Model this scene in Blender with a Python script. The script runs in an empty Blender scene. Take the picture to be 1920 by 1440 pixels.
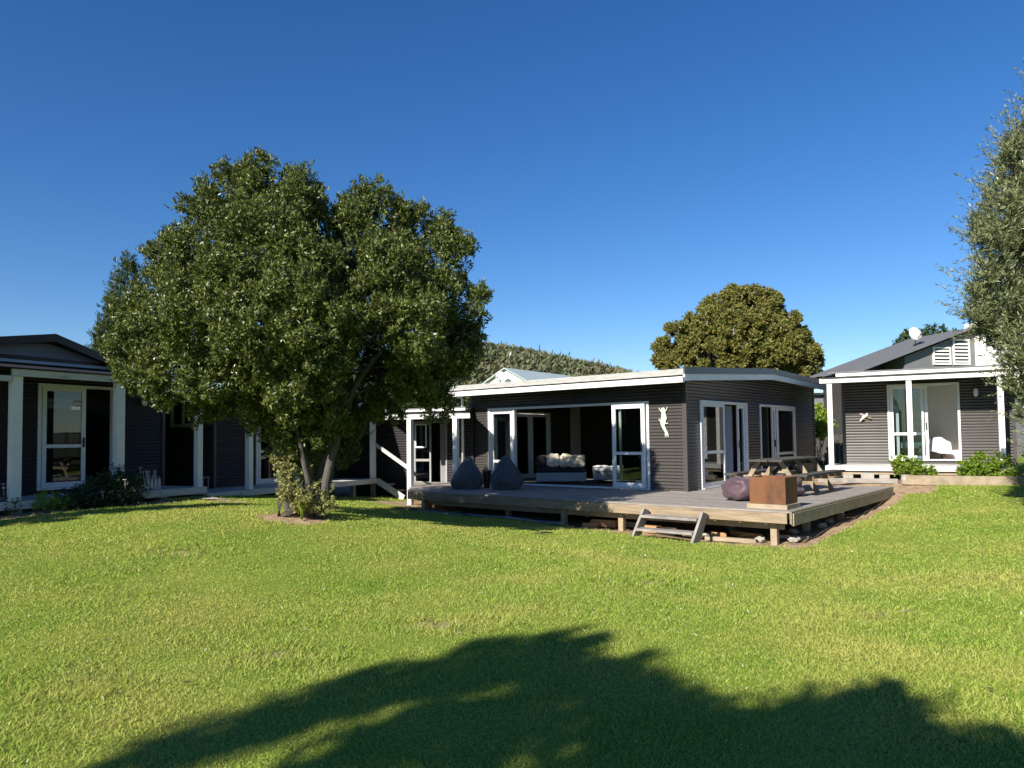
import bpy, bmesh, math, random
import numpy as np
from mathutils import Vector, Matrix, noise as mnoise
random.seed(7); RNG = np.random.default_rng(11)
S = bpy.context.scene
R = math.radians
# ---------------------------------------------------------------- camera
EYE = Vector((0, 0, 1.65)); FPX = 1371.0
PITCH, ROLL = R(2.4), R(0.70)
cam = bpy.data.cameras.new('camera'); camo = bpy.data.objects.new('camera', cam)
S.collection.objects.link(camo)
cam.sensor_width = 36; cam.lens = 36*FPX/1920; cam.shift_y = 43/1920
cam.clip_start = .05; cam.clip_end = 3000
fw = Vector((0, math.cos(PITCH), math.sin(PITCH))); rt = Vector((1, 0, 0)); up = rt.cross(fw)
r2 = rt*math.cos(ROLL) - up*math.sin(ROLL); u2 = up*math.cos(ROLL) + rt*math.sin(ROLL)
m = Matrix((r2, u2, -fw)).transposed().to_4x4(); m.translation = EYE
camo.matrix_world = m
S.camera = camo
# ---------------------------------------------------------------- world and sun
SUN_EL, SUN_AZ = R(31), R(38.5)          # light travels 38.5 deg to the right of the view
world = bpy.data.worlds.new('World'); S.world = world; world.use_nodes = True
wn = world.node_tree; bg = wn.nodes['Background']
sky = wn.nodes.new('ShaderNodeTexSky'); sky.sky_type = 'NISHITA'; sky.sun_disc = False
sky.sun_elevation = SUN_EL; sky.sun_rotation = math.pi + SUN_AZ
sky.air_density = 1.0; sky.dust_density = 0.05; sky.ozone_density = 4.5; sky.altitude = 300
hs = wn.nodes.new('ShaderNodeHueSaturation'); hs.inputs['Saturation'].default_value = 1.24; hs.inputs['Hue'].default_value = .508
wn.links.new(sky.outputs[0], hs.inputs['Color']); wn.links.new(hs.outputs[0], bg.inputs[0])
bg.inputs[1].default_value = 0.069
sl = bpy.data.lights.new('sun', 'SUN'); sl.energy = 4.9; sl.angle = R(.5); sl.color = (1, .93, .82)
so = bpy.data.objects.new('sun', sl); S.collection.objects.link(so)
SD = Vector((math.sin(SUN_AZ)*math.cos(SUN_EL), math.cos(SUN_AZ)*math.cos(SUN_EL), -math.sin(SUN_EL)))
so.rotation_euler = SD.to_track_quat('-Z', 'Y').to_euler()
S.view_settings.view_transform = 'Standard'; S.view_settings.look = 'None'
S.view_settings.exposure = 0.95; S.view_settings.gamma = 1
S.render.engine = 'CYCLES'

# ---------------------------------------------------------------- helpers
def at(px, py, Z):                      # photograph pixel at a chosen depth -> world point
    cx, cy = (px-960)/FPX, (763-py)/FPX
    d = r2*cx + u2*cy + fw
    return EYE + d*(Z/d.y)
def tag(o, label=None, cat=None, group=None, kind=None):
    if label: o['label'] = label
    if cat: o['category'] = cat
    if group: o['group'] = group
    if kind: o['kind'] = kind
    return o
def empty(name, loc=(0, 0, 0), rz=0, label=None, cat=None, group=None, kind=None):
    o = bpy.data.objects.new(name, None); S.collection.objects.link(o)
    o.location = loc; o.rotation_euler = (0, 0, rz); o.empty_display_size = .2
    return tag(o, label, cat, group, kind)
def copy_tree(o, parent=None):
    c = o.copy(); S.collection.objects.link(c)
    c.parent = parent
    for ch in list(o.children): copy_tree(ch, c)
    return c
ID = lambda u, d, z: (u, d, z)
class MB:
    def __init__(s, F=None): s.v = []; s.f = []; s.F = F or ID
    def pt(s, p): s.v.append(s.F(*p)); return len(s.v)-1
    def hexa(s, c):
        i = [s.pt(p) for p in c]
        for q in ((0,3,2,1),(4,5,6,7),(0,1,5,4),(1,2,6,5),(2,3,7,6),(3,0,4,7)): s.f.append([i[k] for k in q])
        return s
    def box(s, x0, x1, y0, y1, z0, z1):
        return s.hexa([(x0,y0,z0),(x1,y0,z0),(x1,y1,z0),(x0,y1,z0),(x0,y0,z1),(x1,y0,z1),(x1,y1,z1),(x0,y1,z1)])
    def bar(s, p0, p1, w, h, upv=(0,0,1)):
        p0, p1 = Vector(p0), Vector(p1); d = (p1-p0).normalized(); uu = Vector(upv)
        sd = d.cross(uu)
        if sd.length < .01: sd = d.cross(Vector((1,0,0)))
        sd.normalize(); uu = sd.cross(d)
        c = []
        for p in (p0, p1):
            for a, b in ((-1,-1),(1,-1),(1,1),(-1,1)): c.append(tuple(p+sd*a*w/2+uu*b*h/2))
        i = [s.pt(p) for p in c]
        for q in ((0,1,2,3),(7,6,5,4),(0,4,5,1),(1,5,6,2),(2,6,7,3),(3,7,4,0)): s.f.append([i[k] for k in q])
        return s
    def tube(s, pts, rad, n=8, cap=True):
        pts = [Vector(p) for p in pts]; rings = []
        for k, p in enumerate(pts):
            a = pts[max(0,k-1)]; b = pts[min(len(pts)-1,k+1)]; d = (b-a).normalized()
            x = d.orthogonal() if k == 0 else (px_ - d*px_.dot(d))
            if x.length < 1e-4: x = d.orthogonal()
            x.normalize(); px_ = x; y = d.cross(x)
            r = rad[k] if hasattr(rad, '__len__') else rad
            rings.append([s.pt(tuple(p+(x*math.cos(t)+y*math.sin(t))*r)) for t in [2*math.pi*j/n for j in range(n)]])
        for a, b in zip(rings, rings[1:]):
            for j in range(n): s.f.append([a[j], a[(j+1)%n], b[(j+1)%n], b[j]])
        if cap: s.f.append(rings[0][::-1]); s.f.append(rings[-1])
        return s
    def prism(s, poly, z0, z1, axis=2):
        n = len(poly)
        def mk(p, z): return {2:(p[0],p[1],z), 1:(p[0],z,p[1]), 0:(z,p[0],p[1])}[axis]
        a = [s.pt(mk(p, z0)) for p in poly]; b = [s.pt(mk(p, z1)) for p in poly]
        s.f.append(a[::-1]); s.f.append(b)
        for j in range(n): s.f.append([a[j], a[(j+1)%n], b[(j+1)%n], b[j]])
        return s
    def surf(s, fn, nu, nv, wrapu=True):
        g = [[s.pt(fn(i/nu, j/nv)) for i in range(nu if wrapu else nu+1)] for j in range(nv+1)]
        for j in range(nv):
            for i in range(nu):
                k = (i+1) % nu if wrapu else i+1
                s.f.append([g[j][i], g[j][k], g[j+1][k], g[j+1][i]])
        return s
    def corr(s, u0, u1, z0, z1, d=0, top=None, ncol=None, pitch=.0762, amp=.0115):
        n = max(2, int((z1-z0)/pitch*8)); nc = ncol or (16 if top else 2)
        zs = [z0+(z1-z0)*k/n for k in range(n+1)]; g = []
        for z in zs:
            row = []
            for c in range(nc+1):
                u = u0+(u1-u0)*c/nc; zz = min(z, top(u)) if top else z
                row.append(s.pt((u, d+amp*math.cos(2*math.pi*z/pitch), zz)))
            g.append(row)
        for k in range(n):
            for c in range(nc): s.f.append([g[k][c], g[k][c+1], g[k+1][c+1], g[k+1][c]])
        return s
    def build(s, name, mat, parent=None, bevel=0, smooth=False, loc=None, fixn=True):
        me = bpy.data.meshes.new(name); me.from_pydata(s.v, [], s.f)
        if fixn:
            bm = bmesh.new(); bm.from_mesh(me); bmesh.ops.recalc_face_normals(bm, faces=bm.faces); bm.to_mesh(me); bm.free()
        if smooth: me.polygons.foreach_set('use_smooth', [True]*len(me.polygons))
        me.materials.append(mat)
        o = bpy.data.objects.new(name, me); S.collection.objects.link(o)
        if parent is not None: o.parent = parent
        if loc is not None: o.location = loc
        if bevel:
            b = o.modifiers.new('bevel', 'BEVEL'); b.width = bevel; b.segments = 2; b.limit_method = 'ANGLE'
        return o

# ---------------------------------------------------------------- materials
def pmat(name, c1, c2=None, scale=6, rough=.6, bump=0, bscale=None, metal=0, stretch=(1,1,1), spec=.5, c3=None, rv=.0, coord='Object', sheen=0):
    m = bpy.data.materials.new(name); m.use_nodes = True; t = m.node_tree; N = t.nodes; L = t.links
    p = N['Principled BSDF']; p.inputs['Roughness'].default_value = rough; p.inputs['Metallic'].default_value = metal
    p.inputs['Specular IOR Level'].default_value = spec
    if sheen: p.inputs['Sheen Weight'].default_value = sheen
    tc = N.new('ShaderNodeTexCoord'); mp = N.new('ShaderNodeMapping'); mp.inputs['Scale'].default_value = stretch
    L.new(tc.outputs[coord], mp.inputs[0])
    nz = N.new('ShaderNodeTexNoise'); nz.inputs['Scale'].default_value = scale; nz.inputs['Detail'].default_value = 6; nz.inputs['Roughness'].default_value = .62
    L.new(mp.outputs[0], nz.inputs['Vector'])
    c2 = c2 or tuple(x*.8 for x in c1)
    r = N.new('ShaderNodeValToRGB'); e = r.color_ramp.elements
    e[0].position = .32; e[0].color = (*c1, 1); e[1].position = .68; e[1].color = (*c2, 1)
    if c3: k = e.new(.5); k.color = (*c3, 1)
    L.new(nz.outputs[0], r.inputs[0]); L.new(r.outputs[0], p.inputs['Base Color'])
    if rv:
        mr = N.new('ShaderNodeMapRange'); mr.inputs['To Min'].default_value = rough-rv; mr.inputs['To Max'].default_value = rough+rv
        L.new(nz.outputs[0], mr.inputs[0]); L.new(mr.outputs[0], p.inputs['Roughness'])
    if bump:
        n2 = N.new('ShaderNodeTexNoise'); n2.inputs['Scale'].default_value = bscale or scale*4; n2.inputs['Detail'].default_value = 5
        L.new(mp.outputs[0], n2.inputs['Vector'])
        b = N.new('ShaderNodeBump'); b.inputs['Strength'].default_value = bump; b.inputs['Distance'].default_value = .02
        L.new(n2.outputs[0], b.inputs['Height']); L.new(b.outputs[0], p.inputs['Normal'])
    return m
def leafmat(name, cols, rough=.4, trans=.25, spec=.5, tcol=None, patch=None):
    m = bpy.data.materials.new(name); m.use_nodes = True; t = m.node_tree; N = t.nodes; L = t.links
    p = N['Principled BSDF']; p.inputs['Roughness'].default_value = rough; p.inputs['Specular IOR Level'].default_value = spec
    g = N.new('ShaderNodeNewGeometry'); r = N.new('ShaderNodeValToRGB'); e = r.color_ramp.elements
    for k, c in enumerate(cols):
        pos = k/(len(cols)-1)
        el = e[0] if k == 0 else (e[1] if k == len(cols)-1 else e.new(pos))
        el.position = pos; el.color = (*c, 1)
    L.new(g.outputs['Random Per Island'], r.inputs[0]); col = r.outputs[0]
    if patch:
        tc = N.new('ShaderNodeTexCoord'); nz = N.new('ShaderNodeTexNoise'); nz.inputs['Scale'].default_value = patch[0]; nz.inputs['Detail'].default_value = 5
        L.new(tc.outputs['Object'], nz.inputs['Vector'])
        rr = N.new('ShaderNodeValToRGB'); rr.color_ramp.elements[0].position = patch[2]; rr.color_ramp.elements[1].position = patch[3]
        L.new(nz.outputs[0], rr.inputs[0])
        mx = N.new('ShaderNodeMix'); mx.data_type = 'RGBA'; L.new(rr.outputs[0], mx.inputs['Factor']); L.new(col, mx.inputs['A']); mx.inputs['B'].default_value = (*patch[1], 1)
        m2 = N.new('ShaderNodeMath'); m2.operation = 'MULTIPLY'; m2.inputs[1].default_value = patch[4]; L.new(rr.outputs[0], m2.inputs[0]); L.new(m2.outputs[0], mx.inputs['Factor'])
        col = mx.outputs['Result']
    L.new(col, p.inputs['Base Color'])
    tr = N.new('ShaderNodeBsdfTranslucent'); hs_ = N.new('ShaderNodeHueSaturation'); hs_.inputs['Value'].default_value = 1.5; hs_.inputs['Hue'].default_value = .485
    L.new(col, hs_.inputs['Color']); L.new(hs_.outputs[0], tr.inputs[0])
    ms = N.new('ShaderNodeMixShader'); ms.inputs[0].default_value = trans
    L.new(p.outputs[0], ms.inputs[1]); L.new(tr.outputs[0], ms.inputs[2]); L.new(ms.outputs[0], N['Material Output'].inputs[0])
    return m
def glassmat():
    m = bpy.data.materials.new('window_glass'); m.use_nodes = True; t = m.node_tree; N = t.nodes; L = t.links
    N.remove(N['Principled BSDF'])
    tr = N.new('ShaderNodeBsdfTransparent'); tr.inputs[0].default_value = (.72,.77,.76,1)
    gl = N.new('ShaderNodeBsdfGlossy'); gl.inputs['Roughness'].default_value = .01; gl.inputs[0].default_value = (.95,.97,1,1)
    fr = N.new('ShaderNodeFresnel'); fr.inputs[0].default_value = 1.5
    ms = N.new('ShaderNodeMixShader'); L.new(fr.outputs[0], ms.inputs[0]); L.new(tr.outputs[0], ms.inputs[1]); L.new(gl.outputs[0], ms.inputs[2])
    L.new(ms.outputs[0], N['Material Output'].inputs[0]); return m
GLASS = glassmat()
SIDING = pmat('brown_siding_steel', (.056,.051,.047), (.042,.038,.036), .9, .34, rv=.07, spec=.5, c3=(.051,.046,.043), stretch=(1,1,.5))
SIDING_SHADE = pmat('shade_toned_siding_steel', (.028,.025,.028), (.022,.020,.023), 1.2, .40, rv=.05)  # same siding with shade put into the colour, for the shaded wings
FLASH = pmat('brown_flashing', (.062,.055,.048), (.052,.046,.041), 2, .42)
FLASH_D = pmat('dark_flashing', (.042,.036,.036), (.034,.03,.03), 2, .4)
ROOFM = pmat('slate_roof_steel', (.05,.055,.065), (.04,.044,.052), 2, .38, metal=.15)
ROOFD = pmat('dark_roof_steel', (.022,.02,.022), (.016,.015,.017), 2, .55)
WHITE = pmat('white_paint', (.80,.79,.76), (.70,.70,.67), 2.5, .45, bump=.05, bscale=20, c3=(.78,.77,.74))
WHITE_W = pmat('weathered_white_paint', (.56,.56,.53), (.36,.355,.32), 4, .6, bump=.15, bscale=18, stretch=(1,1,3), c3=(.58,.57,.53))
ALU = pmat('white_aluminium', (.76,.77,.78), (.70,.71,.72), 3, .35)
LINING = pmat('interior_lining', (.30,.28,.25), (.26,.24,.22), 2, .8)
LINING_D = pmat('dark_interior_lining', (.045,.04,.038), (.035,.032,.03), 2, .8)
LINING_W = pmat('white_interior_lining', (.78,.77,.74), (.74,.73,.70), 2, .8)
CARPET = pmat('interior_floor', (.20,.17,.14), (.15,.13,.11), 12, .8, bump=.1)
DECKW = pmat('weathered_deck_board', (.29,.262,.232), (.185,.165,.15), 3, .75, bump=.35, bscale=9, stretch=(1,9,9), c3=(.245,.222,.198))
FASCW = pmat('weathered_deck_fascia', (.32,.24,.155), (.16,.125,.085), 2, .8, bump=.35, bscale=7, stretch=(1,8,8), c3=(.25,.19,.125))
FASCG = pmat('mossy_deck_fascia', (.25,.21,.14), (.15,.13,.09), 3, .8, bump=.35, bscale=7, stretch=(5,1,7), c3=(.2,.175,.12))
TIMB = pmat('treated_timber', (.36,.29,.20), (.24,.19,.13), 4, .75, bump=.3, bscale=12)
TIMT = pmat('brown_table_timber', (.32,.255,.175), (.19,.15,.105), 4, .8, bump=.3, bscale=12)
TIMG = pmat('grey_old_timber', (.30,.28,.255), (.17,.155,.14), 4, .85, bump=.5, bscale=12, c3=(.24,.22,.20))
TIMD = pmat('dark_mouldy_timber', (.035,.033,.028), (.075,.07,.06), 7, .85, bump=.5, bscale=14)
ORNG = pmat('orange_timber', (.48,.27,.13), (.36,.19,.09), 4, .8, bump=.3)
BARK = pmat('pale_bark', (.085,.077,.065), (.042,.038,.033), 7, .9, bump=.7, bscale=14, stretch=(1,1,.4), c3=(.07,.063,.053))
BARKD = pmat('dark_bark', (.09,.075,.06), (.05,.042,.034), 8, .9, bump=.7, bscale=16)
CHAR = pmat('charcoal_fabric', (.060,.066,.076), (.045,.050,.058), 5, .75, bump=.35, bscale=9, sheen=.2)
MAROON = pmat('maroon_fabric', (.085,.048,.062), (.062,.034,.046), 5, .6, bump=.35, bscale=8, sheen=.15)
RUST = pmat('rusted_steel', (.155,.066,.024), (.075,.033,.016), 2.2, .8, bump=.25, bscale=30, c3=(.145,.058,.02), rv=.1, stretch=(1,1,.5))
SOFA = pmat('grey_sofa_fabric', (.34,.34,.35), (.28,.28,.29), 10, .9)
BLACKF = pmat('black_fabric', (.012,.012,.014), (.02,.02,.022), 10, .9)
CREAMF = pmat('cream_fleece', (.70,.64,.52), (.56,.50,.38), 12, .95, bump=.8, bscale=30)
WHITEF = pmat('white_fabric', (.74,.74,.76), (.58,.58,.61), 14, .9, bump=.9)
BLUEF = pmat('pale_blue_fabric', (.42,.55,.62), (.36,.48,.55), 6, .9)
CURT = pmat('grey_curtain', (.42,.42,.46), (.34,.34,.38), 4, .9, stretch=(1,1,.1))
REDW = pmat('red_brown_wood', (.26,.11,.055), (.18,.07,.035), 5, .5, stretch=(1,1,6))
LIZ = pmat('pale_green_painted_metal', (.42,.50,.40), (.50,.56,.44), 12, .5)
PINK = pmat('pale_pink_ceramic', (.60,.47,.44), (.45,.33,.30), 30, .5)
DARKM = pmat('black_plastic', (.015,.015,.016), (.022,.022,.022), 10, .45)
CONC = pmat('concrete', (.36,.34,.30), (.27,.25,.22), 8, .9, bump=.3)
DISHM = pmat('grey_dish_enamel', (.62,.62,.60), (.55,.55,.53), 8, .4)
GREYP = pmat('light_grey_panel', (.17,.195,.23), (.15,.17,.20), 3, .6)
GREYN = pmat('grey_rendered_wall', (.15,.155,.165), (.13,.135,.145), 3, .7)
ROOFN = pmat('grey_corrugated_roof', (.15,.155,.165), (.125,.13,.14), 3, .45)
ROOFP = pmat('pale_green_roof_steel', (.40,.47,.46), (.34,.41,.41), 1.5, .45)

# ---------------------------------------------------------------- terrain
CP = np.array([(0,-12,.1),(0,0,0),(0,4,0),(-4,4,.05),(4,4,0),(-9,6,.3),(-9.3,11,.42),(-8.2,12.6,.46),(-7.0,15.0,.44),(-6.1,16.8,.38),(-3.45,12.2,.42),(-3.4,10.4,.30),(-5.5,12.5,.45),(-5.6,15.2,.38),(-1.9,12.6,.22),(-3.6,15.0,.16),(-5,19.2,.12),
  (-3.9,21.4,-.06),(-2.6,18,-.06),(.5,14.9,-.10),(2,13.9,-.16),(3.2,12.6,-.18),(4.56,11.8,-.16),(6.6,13.6,.02),(9.2,16.9,.22),(9,19,.42),(13,17.5,.50),(15,14,.45),(12,10,.2),(8,8,.02),
  (2,9,-.06),(-.5,10,.04),(0,12.5,.0),(-4,7.5,.16),(0,18,-.12),(3,15,-.2),(5,14,-.22),(7,17,-.05),(2,22,-.1),(8,22,.3),(14,24,.5),(-12,16,.5),(-9,20,.3),(-2,26,.0),(-16,2,.3),(16,2,.2),(-12,-10,.1),(12,-10,.1),(20,20,.5),(-20,16,.5),(0,34,.2),(16,34,.5),(-14,34,.3)], float)
def _tps():
    P = CP[:,:2]; n = len(P); d = np.linalg.norm(P[:,None]-P[None],axis=2)
    K = np.where(d>0, d**2*np.log(d+1e-9), 0) + np.eye(n)*.6
    A = np.zeros((n+3,n+3)); A[:n,:n]=K; A[:n,n]=1; A[:n,n+1:]=P; A[n,:n]=1; A[n+1:,:n]=P.T
    b = np.zeros(n+3); b[:n]=CP[:,2]; return np.linalg.solve(A,b)
_W = _tps()
def gz(x, y):
    x = np.asarray(x,float); y = np.asarray(y,float); sh = x.shape; xf = x.ravel(); yf = y.ravel()
    xc = np.clip(xf,-22,22); yc = np.clip(yf,-14,36); out = np.full(xf.shape, _W[-3]) + _W[-2]*xc + _W[-1]*yc
    for k,(cx,cy,_) in enumerate(CP):
        d2 = (xc-cx)**2+(yc-cy)**2; out += _W[k]*.5*d2*np.log(d2+1e-12)
    out += .012*np.sin(xf*1.7+yf*.6)*np.cos(yf*1.3-.4*xf)
    return np.clip(out,-.6,1.2).reshape(sh)
def g1(x, y): return float(gz(np.array([x]), np.array([y]))[0])

# main house frame: origin at its near corner, local x runs right along the front, local y runs back
MO = Vector((3.95, 16.6, .38)); MR = R(-40)
def mw(x, y, z=0): c, s = math.cos(MR), math.sin(MR); return Vector((MO.x+c*x-s*y, MO.y+s*x+c*y, MO.z+z))
def ml(X, Y): c, s = math.cos(-MR), math.sin(-MR); dx, dy = X-MO.x, Y-MO.y; return c*dx-s*dy, s*dx+c*dy
RO = Vector((8.53, 19.6, .80)); RR = R(-27.5)
def rw(x, y, z=0): c, s = math.cos(RR), math.sin(RR); return Vector((RO.x+c*x-s*y, RO.y+s*x+c*y, RO.z+z))
LO = Vector((-8.77, 12.9, .64)); LR = R(62.5)
def lw(x, y, z=0): c, s = math.cos(LR), math.sin(LR); return Vector((LO.x+c*x-s*y, LO.y+s*x+c*y, LO.z+z))
BO = Vector((-2.18, 21.3, .30)); BR = R(-27.5)
def bw(x, y, z=0): c, s = math.cos(BR), math.sin(BR); return Vector((BO.x+c*x-s*y, BO.y+s*x+c*y, BO.z+z))
def arr_local(x, y, O, rz):
    c, s = math.cos(-rz), math.sin(-rz); dx, dy = x-O.x, y-O.y; return c*dx-s*dy, s*dx+c*dy
def vnoise(x, y, sc, seed=0):
    xf = np.asarray(x)*sc+seed*17.3; yf = np.asarray(y)*sc-seed*9.1
    xi = np.floor(xf).astype(int); yi = np.floor(yf).astype(int); fx = xf-xi; fy = yf-yi
    def h(a,b): v = np.sin(a*127.1+b*311.7+seed*74.7)*43758.5453; return v-np.floor(v)
    fx = fx*fx*(3-2*fx); fy = fy*fy*(3-2*fy)
    return (h(xi,yi)*(1-fx)+h(xi+1,yi)*fx)*(1-fy)+(h(xi,yi+1)*(1-fx)+h(xi+1,yi+1)*fx)*fy
def dirt(x, y):
    n = vnoise(x,y,1.6,1)*.6+vnoise(x,y,5,2)*.4
    lx, ly = arr_local(x, y, MO, MR)
    def rect(lx, ly, x0, x1, y0, y1, s):
        dx = np.maximum(np.maximum(x0-lx, lx-x1),0); dy = np.maximum(np.maximum(y0-ly, ly-y1),0)
        return 1-np.clip(np.hypot(dx,dy)/s,0,1)
    d = rect(lx,ly,-4.2,3.5,-3.1,9,.42+.0*n)
    d = np.maximum(d, rect(lx,ly,-.5,3.4,-3.2,3.8,.6))
    d = np.maximum(d, rect(lx,ly,-8,-4,-2.6,9,.3))
    d = np.maximum(d, rect(lx,ly,3,4.0,3.9,9,.35))
    rx, ry = arr_local(x, y, RO, RR)
    d = np.maximum(d, rect(rx,ry,-1,4.6,-.75,7,.35))
    qx, qy = arr_local(x, y, LO, LR)
    d = np.maximum(d, rect(qx,qy,-6,13,.15,8,.3)); d = np.maximum(d, rect(qx,qy,-1,2.6,-.9,8,.3))
    d = np.maximum(d, 1.15-np.hypot((x+3.55), (y-12.0)*1.1)/.95)
    d = np.maximum(d, .95-np.hypot((x+6.0)/.75, (y-15.3)/.5)*.8)
    o = np.clip((d-.5+(n-.5)*.5)*4+.5,0,1)
    for cx,cy,rx,ry in ((-.6,6.5,.7,.4),(-1.7,5.6,.5,.35),(3.4,6.9,.6,.3),(-3.0,5.0,.6,.4),(1.6,8.6,.8,.4),(5.6,9.0,.7,.5),(-4.2,9.3,.8,.5),(.4,10.8,.9,.5)):
        o = np.maximum(o, np.clip(1-np.hypot((x-cx)/rx,(y-cy)/ry),0,1)*np.clip((vnoise(x,y,9,4)-.35)*2.2,0,1)*.85)
    return o
def build_ground():
    def ax(lo, hi, st, far):
        a = list(np.arange(lo, hi+1e-6, st)); o = [hi+k for k in (2,6,14,30,70,160,400,900)]; i = [lo-k for k in (2,6,14,30,70,160,400,900)][::-1]
        return np.array(i+a+o)
    xs = ax(-16,20,.16,0); ys = ax(-8,36,.16,0)
    X, Y = np.meshgrid(xs, ys); Z = gz(X, Y); D = dirt(X, Y); Z = Z - D*.03 + D*(vnoise(X,Y,4,5)-.5)*.05
    nx, ny = len(xs), len(ys); V = np.stack([X,Y,Z],-1).reshape(-1,3)
    i = np.arange(nx*ny).reshape(ny,nx); Fq = np.stack([i[:-1,:-1],i[:-1,1:],i[1:,1:],i[1:,:-1]],-1).reshape(-1,4)
    me = bpy.data.meshes.new('ground'); me.vertices.add(len(V)); me.vertices.foreach_set('co', V.ravel())
    me.loops.add(Fq.size); me.loops.foreach_set('vertex_index', Fq.ravel().astype(np.int32)); me.polygons.add(len(Fq))
    me.polygons.foreach_set('loop_start', np.arange(0,Fq.size,4,dtype=np.int32)); me.update(calc_edges=True)
    at_ = me.attributes.new('dirt','FLOAT','POINT'); at_.data.foreach_set('value', D.ravel().astype(np.float32))
    me.polygons.foreach_set('use_smooth', np.ones(len(Fq),bool))
    m = bpy.data.materials.new('lawn_ground'); m.use_nodes = True; t = m.node_tree; N = t.nodes; L = t.links; p = N['Principled BSDF']; p.inputs['Roughness'].default_value = .9; p.inputs['Specular IOR Level'].default_value = .15
    tc = N.new('ShaderNodeTexCoord')
    def nz(sc, det=6):
        n = N.new('ShaderNodeTexNoise'); n.inputs['Scale'].default_value = sc; n.inputs['Detail'].default_value = det; L.new(tc.outputs['Object'], n.inputs['Vector']); return n
    def ramp(n, stops):
        r = N.new('ShaderNodeValToRGB'); e = r.color_ramp.elements
        for k,(pos,c) in enumerate(stops):
            el = e[0] if k==0 else (e[1] if k==len(stops)-1 else e.new(pos)); el.position = pos; el.color = (*c,1)
        L.new(n.outputs[0], r.inputs[0]); return r
    gr = ramp(nz(.9), [(.3,(.11,.20,.016)),(.5,(.145,.24,.022)),(.7,(.24,.27,.05))])
    gf = ramp(nz(60,3), [(.3,(.45,.45,.4)),(.7,(1.35,1.35,1.3))])
    mu = N.new('ShaderNodeMix'); mu.data_type='RGBA'; mu.blend_type='MULTIPLY'; mu.inputs['Factor'].default_value=1; L.new(gr.outputs[0],mu.inputs['A']); L.new(gf.outputs[0],mu.inputs['B'])
    so_ = ramp(nz(7), [(.3,(.22,.15,.085)),(.55,(.36,.26,.16)),(.75,(.44,.33,.22))])
    an = N.new('ShaderNodeAttribute'); an.attribute_name='dirt'
    mx = N.new('ShaderNodeMix'); mx.data_type='RGBA'; L.new(an.outputs['Fac'],mx.inputs['Factor']); L.new(mu.outputs['Result'],mx.inputs['A']); L.new(so_.outputs[0],mx.inputs['B'])
    L.new(mx.outputs['Result'], p.inputs['Base Color'])
    b = N.new('ShaderNodeBump'); b.inputs['Strength'].default_value=.6; b.inputs['Distance'].default_value=.03; L.new(nz(40).outputs[0], b.inputs['Height']); L.new(b.outputs[0], p.inputs['Normal'])
    me.materials.append(m); o = bpy.data.objects.new('ground', me); S.collection.objects.link(o)
    tag(o, 'gently rolling green lawn with bare earth by the deck', 'ground', kind='structure')
build_ground()
def mesh_np(name, V, Fc, mat, k):
    me = bpy.data.meshes.new(name); me.vertices.add(len(V)); me.vertices.foreach_set('co', V.astype(np.float32).ravel())
    me.loops.add(Fc.size); me.loops.foreach_set('vertex_index', Fc.ravel().astype(np.int32)); me.polygons.add(len(Fc))
    me.polygons.foreach_set('loop_start', np.arange(0,Fc.size,k,dtype=np.int32)); me.update(calc_edges=True); me.materials.append(mat)
    o = bpy.data.objects.new(name, me); S.collection.objects.link(o); return o
def build_grass():
    n = 1500000
    # area density falls with distance from the yard's near end
    r = 2.2*np.exp(RNG.random(n)*math.log(34/2.2))         # ~1/r^2 density
    th = (RNG.random(n)-.5)*R(112)
    x = np.sin(th)*r; y = np.cos(th)*r
    keep = (RNG.random(n) < np.clip(.42+r*.055,0,1)) & (y < 24)
    d = dirt(x,y); keep &= RNG.random(n) > d*1.3
    lx, ly = arr_local(x,y,MO,MR); keep &= ~((lx>-6.6)&(lx<3.2)&(ly>-2.6)&(ly<9))
    x, y, r = x[keep], y[keep], r[keep]; n = len(x); z = gz(x,y)-.004
    cl = vnoise(x,y,1.1,7)*.5+vnoise(x,y,3.7,8)*.5
    h = (.010+.020*RNG.random(n)**1.3)*(.45+1.0*cl)*(1+.012*r); w = (.0016+.00055*r)*(.7+.6*RNG.random(n))
    a = RNG.random(n)*2*math.pi; b = RNG.random(n)*2*math.pi; dk = d[keep]; h = h*(1+1.6*((dk>.03)&(dk<.7))*RNG.random(n)); ln = h*(.35+.9*RNG.random(n))
    P = np.stack([x,y,z],1); dx = np.stack([np.cos(a)*w,np.sin(a)*w,0*w],1); tip = np.stack([np.cos(b)*ln,np.sin(b)*ln,h],1)
    V = np.stack([P-dx,P+dx,P+tip],1).reshape(-1,3); Fc = np.arange(3*n).reshape(-1,3)
    m = leafmat('grass_blade', [(.15,.28,.022),(.23,.35,.03),(.31,.41,.045),(.42,.43,.12)], rough=.7, trans=.32, spec=.08, patch=(.55,(.47,.42,.13),.46,.66,.6))
    tag(mesh_np('grass', V, Fc, m, 3), 'short mown lawn grass in patchy yellow and green', 'grass', kind='stuff')
build_grass()

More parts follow.
